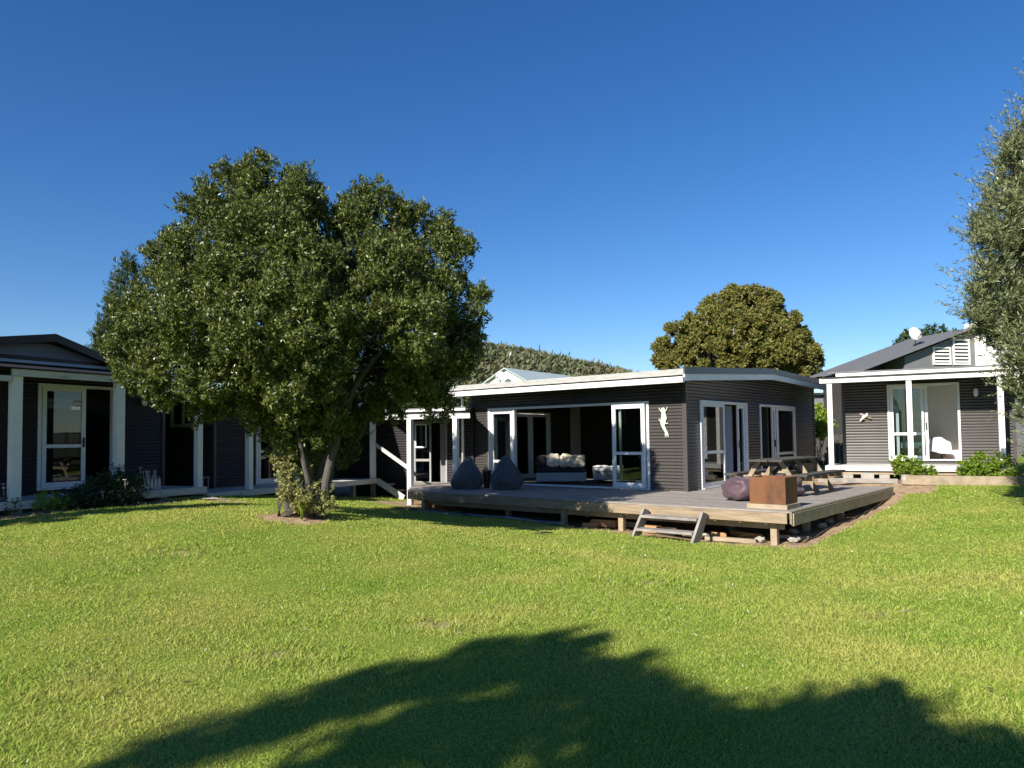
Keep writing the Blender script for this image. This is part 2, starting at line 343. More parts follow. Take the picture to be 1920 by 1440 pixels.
# ---------------------------------------------------------------- foliage
def unit(a): return a/np.maximum(np.linalg.norm(a,axis=-1,keepdims=True),1e-9)
def leaves(P, A, n, ln, wd, spread=.9, jit=.3, fold=.15):
    """n leaves around each twig tip P with axis A"""
    m = len(P); P = np.repeat(P,n,0); A = np.repeat(A,n,0); k = len(P)
    rnd = unit(RNG.normal(size=(k,3))); side = unit(np.cross(A,rnd))
    D = unit(A*(1-spread*RNG.random((k,1))*.8)+side*spread*(.5+.7*RNG.random((k,1)))); D = unit(D+RNG.normal(size=(k,3))*jit*.5)
    W = unit(np.cross(D, A+rnd*.6)); Nn = unit(np.cross(W,D))
    L = ln*(.6+.7*RNG.random((k,1))); w = wd*(.7+.5*RNG.random((k,1)))
    B = P - A*(RNG.random((k,1))*ln*1.1) + rnd*ln*.12
    V = np.stack([B, B+D*L*.5+W*w*.5+Nn*w*fold, B+D*L, B+D*L*.5-W*w*.5+Nn*w*fold],1)
    return V.reshape(-1,3)
def fnoise3(P, sc, seed):
    return (np.sin(P[:,0]*sc*1.9+seed)+np.sin(P[:,1]*sc*2.3+seed*1.7+P[:,2]*sc)+np.sin(P[:,2]*sc*2.1+seed*2.3+P[:,0]*sc*.7))/3
def crown_pts(lobes, per_m2, shell=(.78,1.06), inner=.25, bump=.12, seed=1, clump=None):
    Ps=[]; As=[]
    for c in lobes:
        ctr = np.array(c[:3],float); rad = np.array(c[3] if hasattr(c[3],'__len__') else (c[3],)*3,float)
        area = 4*math.pi*(np.mean(rad)**2); n = int(area*per_m2)
        d = unit(RNG.normal(size=(n,3)))
        u = np.where(RNG.random(n)<inner, .35+.45*RNG.random(n), shell[0]+(shell[1]-shell[0])*RNG.random(n))
        rr = u*(1+bump*fnoise3(d*2.2+ctr,1.6,seed)+bump*.6*fnoise3(d*5+ctr,2.2,seed+3))
        p = ctr+d*rad*rr[:,None]
        # drop points buried deep in a neighbouring lobe
        keep = np.ones(n,bool)
        for c2 in lobes:
            if c2 is c: continue
            q = (p-np.array(c2[:3]))/np.array(c2[3] if hasattr(c2[3],'__len__') else (c2[3],)*3)
            keep &= ~((np.linalg.norm(q,axis=1)<.62)&(RNG.random(n)<.8))
        if clump: keep &= (fnoise3(p,clump[0],seed+9)+.45*RNG.normal(size=n)) > clump[1]
        Ps.append(p[keep]); As.append(unit(d*.75+np.array([0,0,.45])+RNG.normal(size=(n,3))*.3)[keep])
    return np.concatenate(Ps), np.concatenate(As)
def leaf_obj(name, V, mat, parent=None):
    Fc = np.arange(len(V)).reshape(-1,4); o = mesh_np(name, V, Fc, mat, 4)
    if parent is not None: o.parent = parent; o.matrix_parent_inverse = Matrix.Translation(-parent.location)
    return o
def branchy(mb, p0, p1, r0, r1, bend=.12, n=5, seed=0):
    rg = random.Random(seed); p0, p1 = Vector(p0), Vector(p1); L = (p1-p0).length
    pts = [p0.lerp(p1,k/n)+Vector((rg.uniform(-1,1),rg.uniform(-1,1),rg.uniform(-.4,.4)))*L*bend*math.sin(math.pi*k/n)*.6 for k in range(n+1)]
    mb.tube([tuple(p) for p in pts],[r0+(r1-r0)*k/n for k in range(n+1)],8); return pts

LEAF_MAIN = leafmat('glossy_olive_leaf', [(.018,.038,.008),(.038,.068,.012),(.072,.108,.018),(.155,.185,.035)], rough=.45, trans=.15, spec=.4)
def minis(lobes, k, rr=(.30,.48), off=.92, up=.15):
    out = []
    for L in lobes:
        r = L[3]; d = unit(RNG.normal(size=(k,3))+np.array([0,0,up]))
        for v in d:
            q = r*RNG.uniform(*rr); c = np.array(L[:3])+v*r*off
            bad = sum(np.linalg.norm((c-np.array(M[:3]))/M[3]) < .62 for M in lobes if M is not L)
            if bad: continue
            out.append((c[0],c[1],c[2],q))
    return out
def main_tree():
    ZT = 12.3; base = Vector((-3.45,12.2,g1(-3.45,12.2)))
    t = empty('leafy_tree', base, 0, 'big round evergreen tree with several stems standing in the lawn', 'tree')
    def lb(px,py,r,dz): p = at(px,py,ZT+dz*.8); return (p.x,p.y,p.z, r/111.5*(1+dz*.05))
    lobes = [lb(px,py,Rr/1.19,dz) for px,py,Rr,dz in [
      (515,377,92,0),(448,388,88,.2),(558,392,60,-.5),(705,415,86,.2),(672,405,50,.4),(780,450,80,.5),(835,492,72,.2),(850,578,76,-.1),(843,655,66,0),(812,702,62,.4),(772,702,60,-.5),(712,725,50,.6),
      (392,448,90,-.1),(338,492,70,.3),(304,560,76,-.3),(272,622,80,-.2),(268,660,62,.4),(330,692,72,-.9),(400,700,70,-1.4),(460,690,62,-1.5),(370,600,100,-1.6),(480,490,108,-1.5),(570,505,84,-1.5),(492,610,104,-2.5),(600,620,92,-2.6),
      (735,515,84,-1.2),(775,600,84,-1.7),(605,695,60,-1.9),(540,705,68,-2.1),(430,540,80,-2.0),(560,560,70,-2.7),
      (490,520,150,1.8),(700,560,140,2.0),(600,530,110,1.5),(370,600,120,1.5),(780,630,110,1.6),(600,650,120,1.9),(470,660,100,.9),
      (560,785,64,.9),(640,785,56,1.3),(505,795,48,.6),(590,835,52,1.0),(535,845,42,.9),(640,838,40,1.3),(590,885,36,1.1),(420,755,36,.2),(730,752,44,.4),(690,760,40,1.2),(480,755,36,-.4),(255,700,36,-.4),(300,735,36,-.6),(600,432,66,.2),(872,640,48,.5),(600,805,36,-.6),(545,815,36,-.4),(635,800,30,-.2),(575,850,38,.2),(470,770,34,.2),(380,768,34,.2),(820,755,40,.3),(555,762,44,-1.0),(615,768,42,-.8),(590,800,34,-.3),(525,800,30,-.2)]]
    mi = minis(lobes, 24, rr=(.22,.38), off=.93)
    P, A = crown_pts(mi, 120, shell=(.6,1.1), inner=.3, bump=.2, seed=2)
    P1, A1 = crown_pts(lobes, 60, shell=(.5,.97), inner=.3, bump=.1, seed=2)
    P = np.concatenate([P,P1]); A = np.concatenate([A,A1])
    print('rosettes', len(P), 'minis', len(mi))
    V = leaves(P, A, 8, .066, .025, spread=.95, jit=.45)
    k = RNG.random(len(P))<.22; V2 = leaves(P[k]+A[k]*.06, unit(A[k]*.6+np.array([0,0,.75])), 7, .072, .021, spread=.5, jit=.25)
    print('leaves', len(V)//4+len(V2)//4)
    leaf_obj('crown', np.concatenate([V,V2]), LEAF_MAIN, t)
    tr = MB(); b = base
    def W(px,py,dz): return at(px,py,ZT-.1+dz)-base
    for k,(s_,pts,r0) in enumerate([
        ((.22,0,-.1),[(612,900,0),(632,830,0),(652,760,-.1),(672,712,-.2),(712,660,-.2),(735,590,0)],.085),
        ((.16,.1,-.1),[(600,880,.3),(628,790,.4),(655,720,.5),(662,640,.6),(655,560,.5)],.065),
        ((-.05,.05,-.1),[(575,880,.1),(585,800,.3),(600,700,.5),(590,560,.6)],.07),
        ((-.2,0,-.1),[(545,880,0),(530,800,-.1),(515,740,0),(480,640,.2),(430,560,.4)],.075),
        ((-.26,.1,-.1),[(528,890,.3),(512,820,.4),(490,760,.5),(420,700,.6)],.06),
        ((.05,-.1,-.1),[(580,900,-.2),(560,820,-.3),(545,740,-.5),(530,620,-.6)],.06)]):
        P_ = [Vector(s_)]+[W(*q) for q in pts]; n = len(P_); Q = []
        for i in range(n-1):
            for f in (0,.5): Q.append(P_[i].lerp(P_[i+1],f)+Vector((random.uniform(-.025,.025),random.uniform(-.025,.025),0)))
        Q.append(P_[-1]); tr.tube([tuple(q) for q in Q],[r0*(1-.72*i/(len(Q)-1)) for i in range(len(Q))],9)
    tr.build('trunk', BARK, t, smooth=True)
    br = MB(); rg = random.Random(4)
    for k in range(60):
        L = lobes[rg.randrange(len(lobes))]; e = Vector(L[:3])-base+Vector((rg.uniform(-.4,.4),rg.uniform(-.4,.4),rg.uniform(-.3,.3)))
        st = Vector((rg.uniform(-.5,.8),rg.uniform(-.15,.4),rg.uniform(1.6,3.0))); branchy(br, st, e, .028, .007, .15, 5, k)
    br.build('limb', BARK, t, smooth=True)
main_tree()

LEAF_PALE = leafmat('pale_speckled_leaf', [(.13,.15,.03),(.30,.29,.10),(.50,.46,.24),(.17,.09,.05),(.34,.33,.13)], rough=.6, trans=.3)
LEAF_BRIGHT = leafmat('bright_green_leaf', [(.12,.21,.02),(.20,.31,.03),(.30,.40,.06)], rough=.55, trans=.4, spec=.3)
LEAF_DARK = leafmat('dark_shrub_leaf', [(.02,.045,.012),(.03,.065,.016),(.05,.09,.025)], rough=.5, trans=.2)
LEAF_VAR = leafmat('variegated_leaf', [(.20,.30,.03),(.36,.44,.04),(.55,.56,.09),(.13,.22,.02)], rough=.6, trans=.4, spec=.25)
LEAF_OLIVE = leafmat('silvery_olive_leaf', [(.035,.058,.016),(.07,.10,.03),(.13,.16,.055),(.27,.28,.14)], rough=.6, trans=.2, spec=.25)
LEAF_POHU = leafmat('bronze_green_leaf', [(.085,.125,.02),(.13,.18,.03),(.21,.25,.05),(.24,.20,.055)], rough=.6, trans=.25, spec=.3, patch=(.30,(.17,.13,.035),.50,.70,.4))
LEAF_CON = leafmat('conifer_spray', [(.025,.05,.010),(.045,.075,.014),(.07,.10,.02)], rough=.6, trans=.15)
def shrub(name, lobes, mat, label, cat='shrub', dens=130, n=7, ln=.06, wd=.03, group=None, stems=True, clump=None, shell=(.7,1.05), inner=.3):
    c0 = lobes[0]; base = Vector((c0[0],c0[1],g1(c0[0],c0[1])))
    t = empty(name, base, 0, label, cat, group)
    P, A = crown_pts(lobes, dens, shell=shell, inner=inner, bump=.2, seed=len(label), clump=clump)
    ok = P[:,2] > gz(P[:,0],P[:,1])+.01; P, A = P[ok], A[ok]
    leaf_obj('foliage', leaves(P, A, n, ln, wd), mat, t)
    if stems:
        mb = MB(); rg = random.Random(len(lobes))
        for k in range(9):
            L = lobes[k%len(lobes)]; e = Vector(L[:3])-base; e += Vector((rg.uniform(-.1,.1),rg.uniform(-.1,.1),0))
            branchy(mb, (rg.uniform(-.06,.06),rg.uniform(-.06,.06),-.05), e, .012, .005, .1, 4, k)
        mb.build('stem', BARKD, t, smooth=True)
    return t
# growth round the foot of the big tree
def w2(px,py,Z,r): p = at(px,py,Z); return (p.x,p.y,p.z,r)
shrub('trunk_ivy', [w2(px,py,Z-2.95,r*.80) for px,py,Z,r in ((520,860,15.0,.16),(530,890,14.85,.22),(545,915,14.8,.24),(590,920,14.85,.22),(615,918,14.95,.16),(612,940,14.85,.18),(525,845,15.1,.14),(560,945,14.8,.2),(590,948,14.7,.15),(538,880,14.9,.2),(550,850,14.9,.15),(518,830,15.1,.1),(605,950,14.7,.17),(570,935,14.6,.2),(535,925,14.75,.18),(625,945,14.9,.14),(575,880,15,.14))],
      LEAF_PALE, 'pale speckled ivy climbing the foot of the big tree', 'plant', dens=260, n=7, ln=.045, wd=.03, clump=(3,-.45))
def strappy(name, c, n, h, mat, label, cat='plant', spread=.35):
    t = empty(name, c, 0, label, cat); mb = MB()
    for k in range(n):
        a = random.uniform(0,6.28); L = h*random.uniform(.6,1.1); s = spread*random.uniform(.3,1); w = .018
        pts = [Vector((math.cos(a)*s*L*f**1.6*1.3, math.sin(a)*s*L*f**1.6*1.3, L*f-(L*.45*s/spread)*f**3)) for f in (0,.3,.6,.85,1)]
        sd = Vector((-math.sin(a),math.cos(a),0)); ids = []
        for j,p in enumerate(pts):
            ww = w*(1-.9*(j/4)**2); ids.append((mb.pt(tuple(p-sd*ww)), mb.pt(tuple(p+sd*ww))))
        for (a0,a1),(b0,b1) in zip(ids,ids[1:]): mb.f.append([a0,a1,b1,b0])
    mb.build('blade', mat, t, fixn=False); return t
p = at(566,958,11.75); strappy('strappy_plant', (p.x,p.y,g1(p.x,p.y)), 38, .5, LEAF_BRIGHT, 'bright green strappy plant at the foot of the big tree')
# left garden
p = lambda x,y,z: tuple(lw(x,y,z))
g = 'garden shrubs below the left veranda'
shrub('garden_shrub', [(*p(1.5,-.45,.10),.42),(*p(1.85,-.42,.10),.38),(*p(1.1,-.45,.0),.34),(*p(1.5,-.6,-.05),.38)], LEAF_DARK, 'large dark rounded shrub in front of the second white veranda post at left', dens=420, n=7, ln=.045, wd=.018, group=g)
shrub('garden_shrub', [(*p(.35,-.35,-.04),.22),(*p(.55,-.4,-.07),.2)], LEAF_BRIGHT, 'small light green shrub left of the large dark one', dens=150, n=6, ln=.05, wd=.03, group=g)
shrub('garden_shrub', [(*p(-.25,.15,.02),.22),(*p(-.1,-.1,-.1),.2)], LEAF_DARK, 'low flowering plant beside the first veranda post at left', dens=170, n=6, ln=.045, wd=.02, group=g)
shrub('garden_shrub', [(*p(.8,-.3,-.08),.28),(*p(.85,-.5,-.15),.24)], LEAF_DARK, 'low dark leafy shrub between the light green one and the large one', dens=170, n=6, ln=.05, wd=.025, group=g)
FLW = pmat('white_petal', (.75,.72,.75),(.6,.5,.6),20,.7)
for k,(x,y,z) in enumerate([(-.2,-.05,.24),(-.1,.15,.3),(1.5,-.85,.3),(2.0,-.6,.5),(2.25,-.45,.42),(1.1,-.8,.1)]):
    q = lw(x,y,z); mb = MB()
    for j in range(7):
        a = j*.9; c = Vector((math.cos(a)*.022,math.sin(a)*.022,0)); mb.bar(tuple(c*.2), tuple(c*1.5+Vector((0,0,.01))), .02, .006)
    mb.tube([(0,0,0),(0.01,0,-.12)],.003,5)
    o = mb.build('flower', FLW, None, loc=q); tag(o,'small white flower head '+['nearest the first veranda post at left','in the low plant close to the left door frame','low in front of the large dark shrub at left','topmost at the right side of the large dark shrub','at the far right edge of the large dark shrub','lowest of the white flowers, left part of the large dark shrub'][k],'flower','white flowers in the left garden')
# right garden
rp = lambda x,y,z: tuple(rw(x,y,z))
shrub('garden_shrub', [(*rp(1.7,-.42,.02),.27),(*rp(1.95,-.4,.0),.24),(*rp(1.55,-.4,.08),.2),(*rp(2.25,-.4,-.12),.18)], LEAF_VAR, 'bright green leafy shrub under the middle veranda post at right', dens=170, n=6, ln=.06, wd=.04, group='shrubs before the right veranda')
shrub('garden_shrub', [(*rp(3.35,-.5,.02),.34),(*rp(3.75,-.55,-.02),.34),(*rp(3.05,-.5,-.05),.24),(*rp(4.0,-.75,-.28),.24)], LEAF_VAR, 'wide yellow-green shrub by the right veranda corner post', dens=180, n=6, ln=.065, wd=.045, group='shrubs before the right veranda')

def olive():
    K = .82; c = Vector((9.3,11.9,g1(9.3,11.9)))
    t = empty('olive_tree', c, 0, 'tall silvery olive-like tree at the right edge of the lawn', 'tree')
    def lb(px,py,r,Z): p = at(px,py,Z*K); return (p.x-.08,p.y,p.z,r*K)
    lobes = [lb(1905,480,.75,14),lb(1885,430,.6,14),lb(1895,560,.62,13.8),lb(1930,380,.8,14.2),lb(1950,620,.9,14),lb(1950,690,.5,13.6),lb(1960,500,1.0,14.6),lb(1968,780,.45,14),lb(1915,300,.35,14.2),lb(1945,240,.5,14.3),
             lb(1970,340,.9,14.8),lb(1885,600,.45,14.3),lb(2030,560,1.3,14.6),lb(2040,400,1.2,14.8),lb(2060,700,1.2,14.2),lb(1990,200,.6,14.6),lb(1955,850,.22,13.9),lb(1990,850,.4,14),lb(2050,250,1.0,14.8)]
    P, A = crown_pts(minis(lobes,14,rr=(.25,.45)), 100, shell=(.4,1.15), inner=.3, bump=.25, seed=5)
    P1, A1 = crown_pts(lobes, 36, shell=(.5,1.0), inner=.3, bump=.25, seed=5); P = np.concatenate([P,P1]); A = np.concatenate([A,A1])
    V = leaves(P, unit(A*.6+np.array([-.05,0,.35])), 8, .085, .019, spread=.7, jit=.5)
    k = RNG.random(len(P))<.10; ax = unit(A[k]*.8+np.array([-.25,0,.45])+RNG.normal(size=(k.sum(),3))*.25)
    ex = [leaves(P[k]+ax*q, ax, 4, .075, .016, spread=.6) for q in (.08,.16,.24,.32,.40,.48)]
    leaf_obj('crown', np.concatenate([V]+ex), LEAF_OLIVE, t)
    mb = MB(); branchy(mb,(0,0,-.1),(.1,.1,2.6),.2,.14,.1,5,1)
    for k,L in enumerate(lobes): branchy(mb,(.1,.1,1.6+.12*k),Vector(L[:3])-c,.05,.01,.15,5,k)
    mb.build('trunk', BARK, t, smooth=True)
    # russet lower patch seen against the sky
    P,A = crown_pts([lb(1860,600,.42,17),lb(1835,575,.25,17),lb(1890,640,.4,17)],70,shell=(.4,1.1),inner=.4,bump=.25,seed=8)
    t2 = empty('russet_tree', (P[:,0].mean()+1.6,P[:,1].mean(),g1(P[:,0].mean()+1.6,P[:,1].mean())),0,'russet brown leafed small tree just behind the silvery tree at right','tree')
    leaf_obj('crown', leaves(P,A,8,.06,.022,jit=.5), leafmat('russet_leaf',[(.09,.08,.03),(.14,.10,.04),(.10,.10,.04)],rough=.5), t2)
    mb = MB(); branchy(mb,(0,0,-.1),(-.3,0,2.8),.09,.05,.1,5,4); branchy(mb,(-.3,0,2.8),(-1.4,0,3.6),.04,.01,.1,5,6); mb.build('trunk', BARKD, t2, smooth=True)
olive()
shrub('hedge', [(14.6+.3*math.sin(k),3.0+k*.85,1.1+.1*(k%3),.95) for k in range(13)]+[(14.7,3.0+k*.85,.4,.9) for k in range(13)], LEAF_DARK, 'long dark clipped hedge along the right side of the yard beyond the frame', 'hedge', dens=45, n=7, ln=.09, wd=.05)  # unseen hedge added to darken what the left door glass reflects
def dome_tree():
    Z = 42; c = at(1385,813,Z); base = Vector((c.x,c.y,.3)); t = empty('dome_tree', base, 0, 'broad dome-crowned bronze-green tree behind the main house roof', 'tree')
    def lb(px,py,r,dz): p = at(px,py,Z+dz); return (p.x,p.y,p.z,(r/32.6,r/32.6,r/32.6*.8))
    L = [(1395,590,48,0),(1350,585,38,-1),(1430,590,44,.5),(1470,620,38,0),(1310,615,38,0),(1270,640,36,-.5),(1250,665,30,0),(1500,655,40,0),(1515,690,30,.5),(1400,640,55,-2),(1340,660,50,-2),(1450,670,50,-2),(1290,685,42,-1),(1390,700,55,-1.5),(1480,700,45,-1.5),(1400,640,75,2),(1330,650,60,2),(1460,655,60,2),
      (1375,562,26,-.5),(1415,560,26,0),(1325,600,24,-2),(1445,610,26,-2.4),(1375,615,30,-2.8),(1300,650,24,-2.2),(1500,680,26,-2.0)]
    mi = minis([(*l[:3],l[3][0]*.95) for l in map(lambda a: lb(*a), L)], 32, rr=(.22,.36)); P,A = crown_pts(mi, 30, shell=(.6,1.1), inner=.3, bump=.2, seed=3)
    leaf_obj('crown', leaves(P,A,9,.16,.08,jit=.6), LEAF_POHU, t)
    mb = MB(); 
    for k,a in enumerate(L): branchy(mb,(random.uniform(-1,1),random.uniform(-.5,.5),1.5), Vector(lb(*a)[:3])-base,.16,.05,.1,5,k)
    branchy(mb,(0,0,-.3),(0,0,2.5),.5,.35,.03,4,1); mb.build('trunk', pmat('grey_bark',(.25,.23,.21),(.16,.15,.14),5,.9), t, smooth=True)
dome_tree()
def conifer():
    Z = 23; c = at(232,830,Z); base = Vector((c.x,c.y,.3)); t = empty('conifer_tree', base, 0, 'narrow dark conifer rising behind the big tree at left', 'tree')
    def lb(px,py,r,dz): p = at(px,py,Z+dz); return (p.x,p.y,p.z,(r/59.6,r/59.6,r/59.6*1.3))
    L = [(243,487,14,0),(238,515,22,0),(232,550,27,0),(226,590,34,0),(222,625,40,0),(225,665,46,0),(212,560,14,-.3),(200,620,18,-.3),(195,655,20,-.3),(190,670,18,0),(260,520,20,.2),(228,710,50,0)]
    P,A = crown_pts([lb(*a) for a in L], 70, shell=(.75,1.1), inner=.2, bump=.25, seed=6)
    leaf_obj('crown', leaves(P,unit(A+np.array([0,0,.9])),8,.13,.03,spread=.5,jit=.3), LEAF_CON, t)
    mb = MB(); branchy(mb,(0,0,-.3),(0.1,0,5.5),.2,.03,.02,5,1); mb.build('trunk', BARKD, t, smooth=True)
conifer()
def back_tree(px,py,Z,lobs,label,name='background_tree',mat=LEAF_DARK,ln=.22,dens=16,group=None):
    c = at(px,py,Z); base = Vector((c.x,c.y,.3)); t = empty(name, base, 0, label, 'tree', group); s = FPX/Z
    lobes = []
    for a,b,r,dz in lobs: p = at(a,b,Z+dz); lobes.append((p.x,p.y,p.z,r/s))
    P,A = crown_pts(lobes, dens, shell=(.7,1.1), inner=.25, bump=.22, seed=len(label))
    leaf_obj('crown', leaves(P,A,9,ln,ln*.45,jit=.6), mat, t)
    mb = MB()
    for k,l in enumerate(lobes): branchy(mb,(0,0,.6),Vector(l[:3])-base,.12,.03,.1,4,k)
    branchy(mb,(0,0,-.3),(0,0,.8),.25,.2,.02,3,1); mb.build('trunk', BARKD, t, smooth=True)
back_tree(1720,813,48,[(1700,632,14,0),(1725,628,12,0),(1745,624,14,0),(1765,620,10,0),(1690,645,14,0),(1730,650,30,0),(1780,630,12,0),(1800,650,30,0)],'dark green tree showing over the neighbouring grey roof beside the dish')
back_tree(1590,813,36,[(1595,700,10,0),(1560,745,16,0),(1530,770,22,0)],'dark leafy tree behind the gap between the two houses')
shrub('garden_shrub',[w2(1533,785,26,.42),w2(1530,800,26,.5),w2(1540,775,26,.3),w2(1548,800,26,.35)],LEAF_BRIGHT,'bright green shrub in the gap between main house and right wing',dens=60,n=7,ln=.12,wd=.07)
back_tree(660,826,60,[(640,760,40,0),(700,765,45,0),(760,770,40,0),(830,750,40,0),(590,770,50,0),(870,745,22,0)],'olive green bush behind the back wing roof',mat=LEAF_CON,ln=.3,dens=10)

# trees behind the photographer cast the long foreground shadow
cot = 1/math.tan(SUN_EL); SX, SY = math.sin(SUN_AZ)*cot, math.cos(SUN_AZ)*cot
def shade_tree(name, base, targets, label, ln=.12, wd=.05, dens=75):
    b = Vector((base[0],base[1],g1(*base))); t = empty(name, b, 0, label, 'tree', None)
    lobes = [(x-h*SX, y-h*SY, h, r) for x,y,h,r in targets]
    P,A = crown_pts(lobes, dens, shell=(.5,1.08), inner=.35, bump=.2, seed=7)
    leaf_obj('crown', leaves(P,A,8,ln,wd,jit=.4), LEAF_MAIN, t)
    mb = MB(); branchy(mb,(0,0,-.2),(.1,0,3),.28,.2,.05,5,2)
    for k,l in enumerate(lobes): branchy(mb,(.1,0,1.8+(k%4)*.5),Vector(l[:3])-b,.07,.015,.1,5,k)
    mb.build('trunk', BARKD, t, smooth=True)
shade_tree('shade_tree',(-6.6,-7.5),[(-.2,5.3,7.6,.42),(.25,5.45,7.8,.36),(.55,5.15,7.4,.36),(-.75,4.95,7.2,.40),(-1.25,4.55,7.0,.36),(-1.75,4.0,7.0,.34),(-2.1,3.3,6.6,.30),(-2.5,2.75,6.3,.30),(.2,4.5,6.8,.62),(-.55,4.2,6.6,.34),(.8,4.45,7,.40),
   (.45,3.3,6,.72),(-1.35,3.2,6,.34),(-.1,2.5,5.5,.7),(-1.0,2.15,5.5,.55),(.2,1.3,5,1.0),(-1.7,2.1,5,.5),(-2.3,1.4,5,.6),(.95,5.0,7.3,.15),(1.08,4.7,7.2,.13),(1.0,4.45,7.1,.12),(.60,6.0,7.9,.14),(.35,6.1,7.9,.2),(-.1,5.95,7.8,.18),(.72,6.15,8.05,.09),(.3,5.95,7.9,.12),(-1.0,5.2,7.3,.12),(-.3,5.85,7.8,.13),(-.45,3.5,6.2,.28),(-1.0,3.75,6.3,.16)],'tall evergreen tree behind the viewpoint throwing the left part of the long shadow')
shade_tree('shade_tree',(-13.2,5.2),[(-7.3,12.2,5,.6),(-6.5,13.2,5.2,.5),(-5.8,14.1,5.4,.42),(-8.3,10.8,4.8,.7),(-6.7,12.0,5.4,.22),(-5.2,14.9,5.6,.35),(-9.2,9.6,4.6,.8),(-9,11.5,5.4,.9),(-7.6,13.8,6,.9)],'bushy evergreen tree left of the view shading the left veranda garden')
shade_tree('shade_tree',(-3.4,-7.0),[(2.0,4.25,6.2,.42),(1.75,3.9,6,.45),(2.25,3.7,5.9,.35),(1.4,3.6,5.8,.5),(2.0,3.0,5.6,.7),(2.2,2.3,5.2,.7),(1.4,2.6,5.3,.8),(1.6,1.5,4.8,1.0),(2.35,1.6,4.8,.6),(2.15,4.55,6.3,.28),(2.55,3.3,5.7,.3),(2.6,2.6,5.4,.4),(1.1,3.9,6,.4),(.9,4.1,6.2,.32),(1.6,4.35,6.3,.3),(2.65,3.75,6,.2),(.9,3.0,5.6,.6),(1.9,2.4,5.3,.8)],'tall evergreen tree behind the viewpoint throwing the right part of the long shadow')

# ---------------------------------------------------------------- building kit
def rects(u0, u1, z0, z1, ops):
    out = []; c = u0
    for a,b,lo,hi in sorted(ops):
        if a > c: out.append((c,a,z0,z1))
        if lo > z0: out.append((a,b,z0,lo))
        if hi < z1: out.append((a,b,hi,z1))
        c = b
    if c < u1: out.append((c,u1,z0,z1))
    return out
def wall(parent, F, u0, u1, z0, z1, ops=(), mat=None, top=None, lining=None, name='wall', amp=.0115):
    mb = MB(F); ib = MB(F)
    for a,b,lo,hi in rects(u0,u1,z0,z1,ops):
        mb.corr(a,b,lo,hi,0,top,amp=amp)
        h = min(hi, top(a), top(b)) if top else hi
        if hi-lo > 1.2:
            uu = u0+.9
            while uu < u1:
                if a < uu < b-.02: mb.corr(uu,uu+.014,lo,hi,.0045,top,ncol=1,amp=amp)
                uu += 1.83
        ib.box(a+(.03 if a == u0 else 0),b-(.03 if b == u1 else 0),-.12,-.02,lo,h)
    mb.build(name, mat or SIDING, parent, fixn=False)
    ib.build('lining', lining or LINING, parent)
def frame(parent, F, u0, u1, z0, z1, w=.055, d0=-.10, d1=.03, name='door_frame', mat=None, sill=True):
    mb = MB(F); mb.box(u0,u0+w,d0,d1,z0,z1); mb.box(u1-w,u1,d0,d1,z0,z1); mb.box(u0+w,u1-w,d0,d1,z1-w,z1)
    if sill: mb.box(u0+w,u1-w,d0,d1+.015,z0,z0+.035)
    return mb.build(name, mat or ALU, parent, bevel=.004)
def leaf(parent, F, u0, u1, z0, z1, d=-.03, rail=None, w=.075, th=.04, name='door', mat=None, handle=None, glass=True):
    mb = MB(F); mb.box(u0,u0+w,d-th/2,d+th/2,z0,z1); mb.box(u1-w,u1,d-th/2,d+th/2,z0,z1)
    mb.box(u0+w,u1-w,d-th/2,d+th/2,z1-w,z1); mb.box(u0+w,u1-w,d-th/2,d+th/2,z0,z0+w*1.25)
    if rail is not None: mb.box(u0+w,u1-w,d-th/2,d+th/2,rail-.035,rail+.035)
    o = mb.build(name, mat or ALU, parent, bevel=.003)
    if glass:
        g = MB(F); g.box(u0+w*.8,u1-w*.8,d-.004,d+.004,z0+w,z1-w*.8); g.build('pane', GLASS, o)
    if handle is not None:
        h = MB(F); h.box(handle-.018,handle+.018,d+th/2,d+th/2+.03,.92,1.12) ; h.build('handle', DARKM, o, bevel=.004)
    return o
def curtain(F, u0, u1, z0, z1, d, label, parent_m, group='curtains behind glass doors', mat=None, name='curtain'):
    mb = MB(F); n = 60
    g = [[mb.pt((u0+(u1-u0)*i/n*(1 if j else 1), d+.035*math.sin(i*1.15)*(1 if j<3 else .8), z)) for i in range(n+1)] for j,z in enumerate((z0,z0+(z1-z0)*.5,z1))]
    for j in range(2):
        for i in range(n): mb.f.append([g[j][i],g[j][i+1],g[j+1][i+1],g[j+1][i]])
    o = mb.build(name, mat or CURT, None, smooth=True, fixn=False); o.matrix_world = parent_m
    return tag(o, label, 'curtain', group)
def M_(O, rz): return Matrix.Translation(O) @ Matrix.Rotation(rz, 4, 'Z')
MM, RM, LM, BM = M_(MO,MR), M_(RO,RR), M_(LO,LR), M_(BO,BR)

# ---------------------------------------------------------------- main house
H = empty('main_house', MO, MR, 'dark brown corrugated house with low gable roof and white-framed glass doors on the timber deck', 'house')
FF = lambda u,d,z: (u,-d,z); FR = lambda u,d,z: (d,u,z); FL = lambda u,d,z: (-6.69-d,u,z); FB = lambda u,d,z: (u,8.9+d,z)
wtop = lambda y: 2.62+(y/4.65)*.26 if y < 4.65 else 2.88-(y-4.65)*.031
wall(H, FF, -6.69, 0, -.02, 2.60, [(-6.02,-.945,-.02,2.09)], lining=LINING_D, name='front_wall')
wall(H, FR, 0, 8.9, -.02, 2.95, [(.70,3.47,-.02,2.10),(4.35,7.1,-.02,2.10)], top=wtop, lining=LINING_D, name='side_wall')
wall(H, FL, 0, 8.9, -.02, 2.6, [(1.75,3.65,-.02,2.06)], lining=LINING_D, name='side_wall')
wall(H, FB, -6.69, 0, -.02, 2.6, [], lining=LINING_D, name='back_wall')
